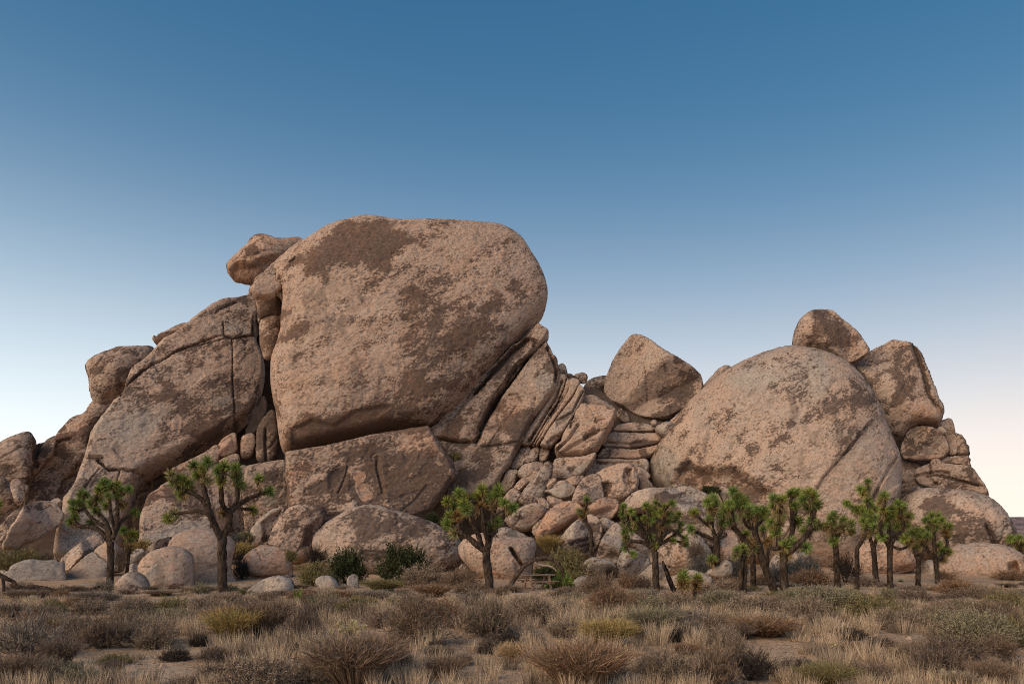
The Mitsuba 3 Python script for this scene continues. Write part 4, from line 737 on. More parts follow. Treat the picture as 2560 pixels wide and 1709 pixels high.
def kites(base, tip, width, twist=None, col=None, mid=0.22, bend=None):
    """Many narrow pointed blades: each two triangles (four when bent)."""
    n = len(base)
    ax = tip - base
    L = np.linalg.norm(ax, axis=1, keepdims=True)
    r = RG.normal(size=(n, 3)) if twist is None else twist
    side = np.cross(ax, r)
    side /= np.linalg.norm(side, axis=1, keepdims=True) + 1e-9
    w = np.broadcast_to(np.asarray(width, float).reshape(-1, 1), (n, 1))
    m = base + ax * mid
    if bend is not None: m = m + bend
    V = np.stack([base, m + side * w / 2, m - side * w / 2, tip], 1).reshape(-1, 3)
    i = np.arange(n)[:, None] * 4
    tri = np.vstack([i + [0, 1, 2], i + [1, 3, 2]])
    C = np.repeat(col, 4, axis=0)
    return V, tri, C


def join(parts):
    at_, V, F_, C = 0, [], [], []
    for p in parts:
        V.append(p[0]); F_.append(p[1] + at_); at_ += len(p[0])
        if len(p) > 2: C.append(p[2])
    return (np.vstack(V), np.vstack(F_)) + ((np.vstack(C),) if C else ())


def frame_to(axis, roll, scale, pos):
    z = axis / np.linalg.norm(axis)
    x = np.cross(z, [math.cos(roll), math.sin(roll), 0.3])
    x /= np.linalg.norm(x)
    m = np.eye(4)
    m[:3, :3] = np.stack([x, np.cross(z, x), z], 1) * scale
    m[:3, 3] = pos
    return T(m)


def rosette_mesh(kind, seed):
    hue = np.array([[1.0, 1.0, 1.0], [1.12, 1.02, 0.85], [0.85, 0.95, 1.0], [1.0, 1.05, 0.9], [0.75, 0.82, 0.8]])[seed % 5]
    """A burst of stiff bayonet leaves, unit length, growing along +z."""
    g = np.random.default_rng(seed)
    n = 230
    th = np.arccos(1 - g.random(n) ** 0.9 * (1 - math.cos(math.radians(128))))
    ph = g.random(n) * 2 * np.pi
    d = np.stack([np.sin(th) * np.cos(ph), np.sin(th) * np.sin(ph), np.cos(th)], 1)
    base = np.stack([0.06 * np.cos(ph), 0.06 * np.sin(ph), 0.12 - 0.42 * th / 2.2], 1)
    L = (0.80 + 0.28 * g.random(n)) * np.where(th > 1.7, 0.95, 1.0)
    tip = base + d * L[:, None]
    tip[:, 2] -= 0.05 * np.sin(th)
    f = g.random((n, 1))
    if kind == 'green':
        c = np.array([[0.215, 0.285, 0.085]]) * (0.45 + 1.0 * f) + g.random((n, 1)) * np.array([[0.06, 0.045, 0.015]])
        old = (th > 1.75)[:, None] & (g.random((n, 1)) < 0.65)
        c = np.where(old, np.array([[0.30, 0.22, 0.095]]) * (0.5 + 0.7 * f), c)
    elif kind == 'pale':
        c = np.array([[0.52, 0.44, 0.25]]) * (0.6 + 0.5 * f)
        c = np.where(g.random((n, 1)) < 0.35, np.array([[0.22, 0.25, 0.08]]), c)
    else:
        c = np.array([[0.34, 0.24, 0.12]]) * (0.45 + 0.8 * f)
    c = c * hue
    return kites(base, tip, 0.070 + 0.03 * g.random(n), g.normal(size=(n, 3)), c, mid=0.35)


ROSETTE = {k: [mikit.ply((m[0], m[1]), 'plant', color=m[2]) for m in (rosette_mesh(k, s + 100 * i) for s in range(5))] for i, k in enumerate(('green', 'pale', 'dead'))}


def skirt(base, axis, L, n, g):
    """Withered leaves that hang down along the bough below a rosette."""
    z = axis / np.linalg.norm(axis)
    s = g.random(n)
    ph = g.random(n) * 2 * np.pi
    x = np.cross(z, [0.3, 0.5, 0.2]); x /= np.linalg.norm(x)
    y = np.cross(z, x)
    out = x * np.cos(ph)[:, None] + y * np.sin(ph)[:, None]
    b = base - z * (s * L * 1.5)[:, None] + out * L * 0.10
    d = out * (0.30 + 0.35 * g.random((n, 1)) * (1 - 0.5 * s[:, None])) - z * 0.75 - np.array([0, 0, 0.25])
    t = b + d * (L * (0.55 + 0.4 * g.random(n)))[:, None]
    c = np.array([[0.36, 0.26, 0.145]]) * (0.3 + 1.0 * g.random((n, 1)))
    return kites(b, t, 0.075 * L, g.normal(size=(n, 3)), c)


TREES = {}


def joshua(label, crop, dist, trunk, r0, limbs, ros, rpx, pale='', dead='', depth=1.0, fill=0.12, group='spiky desert trees standing before the outcrop', name='joshua_tree', spread=1.0):
    """trunk and limbs: how they run; ros: where the leaf rosettes sit; rpx: their radius in photo pixels; r0: the trunk's width in photo pixels."""
    key = numbered(name)
    g = np.random.default_rng(500 + len(TREES))
    m = dist / FOC
    tp = px(crop, trunk)
    bz = float(ground_z((tp[0, 0] - CX) * m, dist)) - 0.12
    P = [at(u, v, dist) for u, v in tp]
    foot = P[0].copy(); foot[2] = bz
    if P[0][2] > bz + 0.05: P = [foot] + P
    else: P[0] = foot
    R0 = r0 * m / 2
    path = spline(P, 34)
    rad = np.array([1.22, 1.02, 0.98, 0.95, 0.97])
    scene[f'{key}__trunk'] = mikit.ply(tube(path, rad * R0, 13, 0.22, 0.16), 'bark', smooth=True)
    segs, dirs, rads = [path[8:]], [np.gradient(path, axis=0)[8:]], [np.full(len(path) - 8, R0 * 0.9)]
    for ln in limbs:
        w, _, rest = ln.partition(':')
        q = px(crop, rest)
        off = np.linspace(0, 1, len(q)) * g.uniform(-1, 1) * depth
        L = np.array([at(u, v, dist + o) for (u, v), o in zip(q, off)])
        pth = spline(L, 8 * len(q))
        k = f'{key}__limb' + (f'_{numbered_part(key, "limb"):03d}' if f'{key}__limb' in scene else '')
        rr = float(w) * m / 2
        scene[k] = mikit.ply(tube(pth, [rr * 1.1, rr, rr * 0.9, rr * 0.85], 10, 0.28, 0.12), 'bark', smooth=True)
        segs.append(pth); dirs.append(np.gradient(pth, axis=0)); rads.append(np.full(len(pth), rr * 0.85))
    S, D, RR = np.vstack(segs), np.vstack(dirs), np.concatenate(rads)
    L = 1.30 * rpx * m
    withered = []
    items = [('green', q) for q in px(crop, ros)] + [('pale', q) for q in (px(crop, pale) if pale else [])] + [('dead', q) for q in (px(crop, dead) if dead else [])]
    for kind, q in list(items):                                # further heads behind the ones named
        if kind == 'green' and g.random() < fill and len(items) > 4: items.append(('green', q + g.normal(size=2) * rpx * 1.1 + [0, 0.3 * rpx]))
    for kind, (u, v) in items:
        su = CX + S[:, 0] / S[:, 1] * FOC
        sv = HY - (S[:, 2] - EYE) / S[:, 1] * FOC
        cost = np.hypot(su - u, sv - v) + 0.9 * np.maximum(v - sv + 4, 0)
        i = int(np.argmin(cost))
        dpx = np.hypot(su[i] - u, sv[i] - v)
        o = (S[i, 1] - dist) + g.uniform(-1, 1) * min(0.5 * depth, 0.9 * dpx * m) * spread
        tipc = at(u, v, dist + o)
        a0 = S[i]
        dirn = tipc - a0
        axis = dirn / (np.linalg.norm(dirn) + 1e-6) + np.array([0, -0.22, 0.55 if kind == 'green' else 0.1]) + g.normal(size=3) * 0.18
        axis /= np.linalg.norm(axis)
        end = tipc - axis * L * 0.15
        if np.linalg.norm(end - a0) > 0.5 * L:
            d0 = D[i] / (np.linalg.norm(D[i]) + 1e-9)
            half = a0 + (end - a0) * 0.5 + (np.array([0, 0, -0.10]) + 0.08 * d0) * np.linalg.norm(end - a0)
            sp = spline([a0, half, end], 10)
            rb = min(RR[i] * 0.8, max(0.055, 0.17 * L * 1.3))
            k = numbered_key(key, 'branch')
            scene[k] = mikit.ply(tube(sp, [rb * 1.1, rb, rb * 0.95], 8, 0.3, 0.1), 'bark', smooth=True)
        k = numbered_key(key, 'leaf_rosette')
        scene[k] = {**ROSETTE[kind][int(g.integers(5))], 'to_world': frame_to(axis, g.uniform(0, 6.28), L * g.uniform(0.88, 1.1), end)}
        if kind != 'green': labels[k] = {'label': 'pale withered rosette of dying leaves' if kind == 'pale' else 'brown dead rosette hanging on its bough'}
        withered.append(skirt(end, axis, L * 0.95, 46, g))
    for pth, rr in zip(segs, rads):                            # old leaves still clinging to the boughs
        n = int(26 * np.linalg.norm(np.diff(pth, axis=0), axis=1).sum() / 0.5)
        i = g.integers(0, len(pth), n)
        o = g.normal(size=(n, 3)); o /= np.linalg.norm(o, axis=1, keepdims=True)
        b = pth[i] + o * rr[i][:, None] * 0.9 + g.normal(size=(n, 3)) * 0.03
        withered.append(kites(b, b + (o * 0.5 + [0, 0, -0.75]) * g.uniform(0.08, 0.22, (n, 1)), 0.022, g.normal(size=(n, 3)), np.array([[0.13, 0.092, 0.066]]) * (0.3 + 1.1 * g.random((n, 1)))))
    if withered:
        w = join(withered)
        scene[f'{key}__dead_leaves'] = mikit.ply((w[0], w[1]), 'plant', color=w[2])
        labels[f'{key}__dead_leaves'] = {'kind': 'stuff'}
    tag(key, label, 'joshua tree' if name == 'joshua_tree' else 'yucca', group)
    TREES[key] = foot
    return key


PARTS = {}


def numbered_part(key, part):
    PARTS[key, part] = PARTS.get((key, part), 0) + 1
    return PARTS[key, part]


def numbered_key(key, part):
    k = f'{key}__{part}'
    return k if k not in scene else f'{k}_{numbered_part(key, part):03d}'


# ------------------------------------------------------------------ the trees, from left to right
joshua('leftmost full joshua tree with a dense crown', 'C', 43, '860,1465 866,1300 866,1110', 17, [
    '12:868,1130 805,1045 740,1000 640,990 590,965', '10:745,1005 715,975', '10:862,1100 830,1005 750,950 690,890 645,810', '10:872,1100 850,1000 815,930 760,870 735,800', '11:884,1095 908,1005 922,900 918,760',
    '8:888,1090 950,955 1005,912 1050,890', '8:900,1010 870,900 860,780'], '840,635 870,662 915,650 780,690 1015,690 680,730 640,755 560,800 610,795 930,730 770,760 825,820 850,740 700,800 560,850 592,900 705,955 545,945 1060,870 740,850 640,720 960,700 800,640', 12.5, pale='', dead='972,815')
joshua('small joshua tree leaning behind the leftmost full one, with long brown leaf skirts', 'C', 46.5, '985,1420 1000,1300 1012,1190', 8, ['6:1012,1200 1015,1140 1012,1100'], '1050,1040 1010,1095 962,1010 985,1035', 12, dead='1020,1165 1000,1145')
joshua('tall joshua tree with a forked trunk and wide open crown', 'C', 36.6, '1745,1530 1742,1300 1740,1075', 23, [
    '17:1740,1090 1690,1000 1650,900 1625,800', '11:1640,870 1580,780 1500,725 1440,700', '9:1650,910 1560,870 1460,880 1400,890 1330,915', '13:1628,810 1600,700 1590,600', '17:1742,1085 1795,970 1800,870', '12:1800,880 1745,820 1735,700 1740,600',
    '12:1800,880 1900,800 1990,755 2090,715', '8:1880,850 1980,856', '11:1800,870 1860,790 1858,680 1850,590', '8:1500,730 1450,660 1380,610', '6:2040,730 2020,660 2030,610'],
    '1510,500 1625,470 1535,580 1700,545 1745,535 1845,520 1862,590 1890,650 1420,740 1400,680 1350,650 1480,640 2125,710 2030,597 1990,855 1300,930 1450,620 1760,500 1590,520', 15, pale='1325,575 1635,620 1375,905', dead='1735,885 1380,605 1500,690', depth=1.3)
joshua('joshua tree with a dense left leaning crown beside the arched dead trunk, the middle one', 'L', 37, '680,1320 675,1150 655,1000 645,900', 21, [
    '15:640,890 560,830 490,770 400,700 370,630', '13:600,850 575,740 530,650 505,560', '15:655,900 680,780 690,680 715,560 730,430', '10:690,740 760,690', '12:640,640 612,520 605,420', '12:668,800 635,700 620,600', '8:400,700 330,620 300,560', '7:720,540 800,500 870,470'],
    '615,270 770,270 690,350 760,330 400,350 510,380 265,390 340,450 420,420 300,530 250,620 820,400 920,450 685,640 775,590 450,470 370,310 560,330', 15.5, pale='312,718', dead='380,540 610,440 720,420', depth=1.1, fill=0.0)
joshua('thin crooked joshua tree with only two small leaf heads, before the rubble slope', 'F', 50, '960,1340 965,1150 970,1000 945,925 905,860', 9, ['7:925,890 920,800 925,740'], '930,678', 9.5, pale='855,790', dead='920,775 880,830')
joshua('bushy round crowned joshua tree beside the charred stump', 'J', 38, '550,1310 545,1100 540,900', 17, [
    '10:538,910 480,840 400,800 300,790 255,760', '10:500,850 440,760 340,690 280,640 225,560', '9:470,830 440,720 400,640 340,590', '10:542,880 590,790 592,650 560,560', '9:590,820 660,780 720,740 765,690', '8:610,740 700,690 760,720 830,770', '9:592,660 632,560 640,470', '8:540,870 500,750 470,650 470,570', '6:300,790 270,840 240,860', '6:660,780 780,800 840,810', '6:640,600 720,600 760,560'],
    '225,440 220,520 310,490 340,560 430,560 505,490 490,590 540,560 450,430 540,410 635,440 715,410 690,520 765,520 745,580 660,610 780,680 720,780 845,755 845,835 500,730 535,820 240,690 240,750 235,865 335,915 795,610 340,630 580,500', 10.8, pale='225,610', dead='600,640')
joshua('joshua tree with few round leaf heads and a skirted rosette low on its trunk', 'J', 46, '1150,1148 1145,1000 1140,820 1128,750', 17, [
    '10:1125,780 1050,750 980,722 930,695', '9:1125,750 1098,650 1070,590', '10:1140,750 1195,680 1200,560', '7:1090,660 1000,590 945,540', '7:1145,770 1225,740 1230,715', '8:1098,650 1110,520 1130,440', '8:1200,600 1270,560 1300,530', '6:1145,1010 1110,990 1098,975'],
    '885,660 918,500 1065,560 1140,400 1055,400 1200,515 1210,600 1100,360 1300,600 1290,520 1250,440 1095,960', 13.5, dead='1120,1070 1080,480')
joshua('leaning dark trunked joshua tree bending to the left, in the clustered group', 'J', 38, '1725,1325 1660,1170 1590,960 1555,830', 19, [
    '14:1555,840 1515,690 1470,570 1440,500', '13:1560,900 1440,800 1340,690 1285,640', '10:1470,580 1400,470', '8:1340,690 1310,600 1300,520', '8:1510,690 1440,640 1400,560'],
    '1385,405 1300,290 1355,345 1430,440 1415,370 1480,470 1330,420 1270,420', 15, pale='1510,830', dead='1460,560 1480,790')
joshua('half hidden joshua tree with a rusty skirted trunk, second in the clustered group', 'J', 41, '1505,1290 1500,1100 1490,900', 14, ['9:1490,910 1430,850 1380,760', '9:1492,900 1530,760 1530,600 1540,520', '8:1530,650 1590,580'], '1522,470 1602,510 1580,545 1560,480 1440,705 1390,560 1620,470', 13, dead='1660,800')
joshua('short twin leaf headed joshua tree with a dark trunk, first in the clustered group', 'J', 37, '1360,1330 1380,1150 1395,985 1410,920', 11, ['9:1395,985 1350,930 1335,900'], '1350,860 1405,840', 13, pale='1320,940')
joshua('grey trunked joshua tree wrapped in drooping dead leaves, first in the clustered group', 'J', 37.2, '1410,1330 1415,1150 1420,980', 13, [], '1415,900', 9, dead='1420,960 1410,985 1425,1000')
joshua('thickest joshua tree with a one sided spreading crown, last in the clustered group', 'J', 36.5, '1808,1350 1802,1150 1802,920', 20, [
    '13:1798,930 1760,850 1740,700 1752,560 1720,500', '9:1765,860 1690,870 1670,830', '17:1805,930 1900,860 2010,750 2075,630 2095,490', '12:1820,830 1880,720 1890,590 1920,490', '9:2010,750 2060,660 2140,640', '9:1890,620 1870,420 1875,370', '8:2095,500 2050,430 2030,370', '8:1752,560 1780,450'],
    '1700,360 1700,430 1780,370 1780,500 1870,310 1930,310 1920,430 1985,370 2030,420 2110,330 2130,420 2030,310 1950,590 2070,580 1995,690 1830,830 1890,790 1720,690 1670,600', 15.5, dead='2150,640 1840,930 1760,620', depth=1.2)
joshua('slim joshua tree behind the thickest one, mostly hidden by its crown', 'J', 44, '1632,1215 1640,1000 1645,800', 10, ['8:1645,810 1680,720 1690,660', '7:1645,820 1600,730 1590,680'], '1672,600 1722,690 1600,660 1620,500 1700,640', 12.5, pale='1660,780', dead='1640,800')
joshua('grey trunked joshua tree with a lopsided head of three rosettes, right of the clustered group', 'K', 41, '370,1270 360,1050 348,830 332,730', 14, ['10:350,780 405,690 440,640', '10:332,740 325,640 325,590', '6:335,700 260,660 215,650'], '330,520 335,600 425,570 512,615 318,785 190,640 290,560', 13.5, pale='450,640', dead='330,660 400,650')
joshua('crook necked joshua tree bent at a knobbly elbow', 'K', 40, '555,1305 560,1050 558,860', 11, ['9:558,870 600,800 650,700 650,620'], '620,580 650,640', 11, dead='640,720')
joshua('tallest joshua tree at the right with a dead flower spire above its crown', 'K', 45, '750,1235 735,1050 720,860', 13, ['9:718,870 685,760 640,680', '9:722,860 752,740 745,640', '8:690,700 640,560 540,480 480,440', '8:700,640 670,460 665,300', '7:640,560 590,480'],
       '450,415 520,470 570,480 620,490 680,500 670,195 590,270 670,385 740,470 620,590 680,590 720,640 740,660 760,560 700,420 650,540', 11.5, pale='660,280 605,335', dead='690,700 640,650')
joshua('joshua tree with a level bough reaching out to the right, beside the tallest one', 'K', 40, '885,1300 882,1100 880,850', 14, ['10:878,860 845,790 795,700 795,580 820,480', '10:882,840 930,760 990,720 1005,640 995,540', '7:905,845 980,870 1050,845 1085,795', '9:870,800 870,680 870,580'],
       '830,330 800,380 820,470 860,500 960,420 1010,440 985,500 1080,540 1050,620 870,580 830,630 940,640 900,530 910,470', 12.5, dead='975,560 1090,780')
joshua('low crowned joshua tree with a thick shaggy neck, next to last in the row', 'K', 41, '1155,1285 1160,1100 1162,960', 12, ['11:1160,970 1125,890 1120,800', '9:1165,960 1205,900 1230,860'], '1050,730 1150,680 1100,690 1090,760 1180,740 1170,830 1250,720 1050,800 1200,680', 11.5, dead='1110,830 1200,800')
joshua('last full joshua tree of the row, with an upswept bough', 'K', 44, '1352,1240 1340,1100 1325,985', 11, ['9:1325,995 1318,880 1312,740 1320,660', '8:1340,985 1400,920 1442,820 1430,730', '7:1320,980 1255,890 1240,800 1260,700'],
       '1230,570 1290,530 1360,530 1330,590 1400,580 1260,640 1330,650 1475,640 1430,640 1450,730 1370,820 1380,870 1465,890 1240,720', 11, dead='1412,975 1420,700')
joshua('small joshua tree half behind the nearest reddish dome at the right edge', 'K', 56.8, '2195,1010 2170,900 2160,830', 8, ['6:2165,850 2110,800 2075,770', '6:2160,830 2155,770'], '2060,760 2150,748 2190,820 2135,870 2110,780', 11)
joshua('joshua tree cut off by the left picture edge, only leaf tips showing', 'C', 42, '-60,1440 -62,1200 -60,1000', 14, ['9:-60,1000 -40,900 -20,860'], '-22,800 -25,885 -80,860 -90,780', 12)
joshua('young many headed joshua tree beside the picnic table', 'I3', 40, '735,790 728,740 718,700', 10, ['6:718,720 690,680', '6:722,710 750,690'], '700,600 650,688 762,705 690,655 742,675 635,712 720,640', 13, dead='660,730', name='joshua_tree')
joshua('young single headed yucca with a long straw skirt, right of the charred stump', 'I3', 33, '1742,850 1742,740 1740,660', 9, [], '1740,625 1735,650', 17, dead='1742,700 1740,720', group='young yuccas by the charred stump', name='yucca')
joshua('second young yucca with a slimmer leaf head, farther from the charred stump', 'I3', 34, '1828,850 1840,760 1852,680', 9, [], '1855,655', 15, dead='1850,710', group='young yuccas by the charred stump', name='yucca')
joshua('tiny yucca tuft on the sand under the low overhanging reddish boulder', 'K', 46, '985,1225 985,1200', 4, [], '987,1180', 8, group='seedling yuccas', name='yucca')
# long dry flower spire and the green spear
k = 'yucca_003'
g = np.random.default_rng(9)
n = 150
base3 = at(*px('I2', '495,900')[0], 31.0)
ph, h0 = g.random(n) * 6.28, g.random(n)
b = base3 + np.stack([0.03 * np.cos(ph), 0.03 * np.sin(ph), 0.30 * h0], 1)
tl = 0.22 + 0.30 * h0
t = b + np.stack([np.cos(ph) * (0.16 + 0.22 * g.random(n)) * tl * 1.5, np.sin(ph) * 0.25 * tl * 1.5, tl], 1)
green = kites(b, t, 0.022, g.normal(size=(n, 3)), np.array([[0.17, 0.23, 0.055]]) * (0.6 + 0.8 * g.random((n, 1))))
USED['yucca'] = 3
scene[k + '__leaf_rosette'] = mikit.ply((green[0], green[1]), 'plant', color=green[2])
ph = g.random(60) * 6.28
b = base3 + np.stack([0.02 * np.cos(ph), 0.02 * np.sin(ph), 0.05 - 0.0 * ph], 1)
t = b + np.stack([np.cos(ph) * 0.16, np.sin(ph) * 0.16, -0.10 - 0.08 * g.random(60)], 1)
dry = kites(b, t, 0.02, g.normal(size=(60, 3)), np.array([[0.50, 0.42, 0.30]]) * (0.6 + 0.5 * g.random((60, 1))))
scene[k + '__dead_leaves'] = mikit.ply((dry[0], dry[1]), 'plant', color=dry[2])
labels[k + '__dead_leaves'] = {'kind': 'stuff'}
tag(k, 'bright green spear shaped yucca standing alone in the scrub below the rust red boulder', 'yucca')


# ------------------------------------------------------------------ dead wood
def wood(name, label, cat, crop, dist, pts, widths, mat='dead_wood', ground=True, dd=None, parts=(), rough=0.2):
    key = numbered(name)
    q = px(crop, pts)
    m = dist / FOC
    off = np.zeros(len(q)) if dd is None else np.asarray(dd, float)
    P = np.array([at(u, v, dist + o) for (u, v), o in zip(q, off)])
    if ground: P[0, 2] = min(P[0, 2], float(ground_z(P[0, 0], P[0, 1])) - 0.05)
    body = mikit.ply(tube(spline(P, 12 * len(P)), np.array(widths) * m / 2, 11, rough, 0.15), mat, smooth=True)
    if not parts:
        scene[key] = body
    else:
        scene[key + '__trunk'] = body
        for nm, pp, ww, mt, o in parts:
            qq = px(crop, pp)
            PP = np.array([at(u, v, dist + o) for u, v in qq])
            kk = numbered_key(key, nm)
            scene[kk] = mikit.ply(tube(spline(PP, 8 * len(PP)), np.array(ww) * m / 2, 8, 0.25, 0.1), mt, smooth=True)
    tag(key, label, cat)
    return key


def pale_wood(p, n, uv):
    v = mikit.fbm(p.x * 16, p.y * 16, p.z * 16, 3)
    return mikit.mix((0.26, 0.19, 0.14), (0.50, 0.41, 0.33), sm(0.3, 0.7, v))


scene['peeled_wood'] = {'type': 'twosided', 'b': {'type': 'diffuse', 'reflectance': mikit.proc(pale_wood)}}
wood('dead_trunk', 'arched dead joshua trunk bowing to the ground over the picnic table', 'dead tree', 'I3', 39, '225,775 280,690 345,600 400,545 470,508 560,494 630,512 680,560 705,620 715,700', [13, 13, 12, 12, 11, 10, 9, 8], dd=[0, 0, 0, .1, .2, .3, .4, .5, .6, .7],
     parts=[('peeled_branch', '465,530 500,550 550,556 600,566 630,580 655,610', [6, 7, 6, 5, 2], 'peeled_wood', .1), ('splinter', '225,810 260,760 285,715', [1.5, 2.5, 3], 'peeled_wood', -.05)])
wood('stump', 'charred black leaning stump pointing up to the left, in front of the buff boulder', 'stump', 'I3', 33.0, '1700,910 1675,820 1640,735 1600,630 1572,560 1560,520', [15, 14, 13, 11, 9, 5], mat='charred', parts=[('splinter', '1600,640 1608,610 1604,585', [4, 3, 1], 'charred', 0)])
wood('fallen_branch', 'long dark fallen branch lying level before the grey white boulder', 'fallen branch', 'I', 37.5, '235,735 300,738 380,752 470,768 560,766 660,760 750,758 800,752 850,735', [9, 10, 10, 9, 9, 8, 7, 6], ground=False, dd=[0, .05, .1, .15, .2, .25, .3, .3, .3],
     mat='bark', parts=[('branch', '780,758 792,790 796,830', [5, 4, 4], 'bark', .28), ('branch', '300,740 290,790 285,840', [7, 7, 7], 'bark', 0)])
wood('fallen_branch', 'dark fallen bough slanting in from the left picture edge', 'fallen branch', 'I', 36, '-60,610 0,640 60,672 120,700 150,760', [12, 12, 11, 9, 8], ground=False, dd=[0, 0, .1, .2, .2], mat='bark', parts=[('branch', '20,655 30,720 35,800', [8, 8, 8], 'bark', 0)])

# ------------------------------------------------------------------ picnic table
def table_colour(p, n, uv):
    v = mikit.fbm(p.x * 10, p.y * 10, p.z * 10, 3)
    return mikit.mix((0.25, 0.165, 0.125), (0.36, 0.26, 0.20), v)


scene['table_wood'] = {'type': 'twosided', 'b': {'type': 'diffuse', 'reflectance': mikit.proc(table_colour)}}
tc = at(*px('I3', '492,775')[0], 39.0)
tz = float(ground_z(tc[0], tc[1]))
TM = np.eye(4)
ca, sa = math.cos(math.radians(24)), math.sin(math.radians(24))
TM[:2, :2] = [[ca, -sa], [sa, ca]]
TM[:3, 3] = [tc[0], tc[1], tz]


def tbox(part, size, pos, rot=0.0):
    b = trimesh.creation.box(size)
    b.apply_transform(trimesh.transformations.rotation_matrix(rot, [1, 0, 0]))
    b.apply_translation(pos)
    b.apply_transform(TM)
    scene[numbered_key('picnic_table', part)] = mikit.ply(b, 'table_wood')


for i in range(5): tbox('tabletop_plank', [1.66, 0.148, 0.05], [0, -0.31 + 0.155 * i, 0.745])
for s in (-1, 1):
    for i in range(2): tbox('bench_plank', [1.66, 0.14, 0.045], [0, s * 0.68 + 0.075 * (2 * i - 1), 0.43])
for x in (-0.52, 0.52):
    tbox('crossbeam', [0.07, 0.72, 0.09], [x, 0, 0.672])
    tbox('bench_beam', [0.075, 1.58, 0.09], [x, 0, 0.358])
    for s in (-1, 1): tbox('leg', [0.082, 0.13, 0.74], [x, s * 0.36, 0.355], s * 0.42)
tag('picnic_table', 'brown plank picnic table with two benches under the arched dead trunk', 'picnic table')

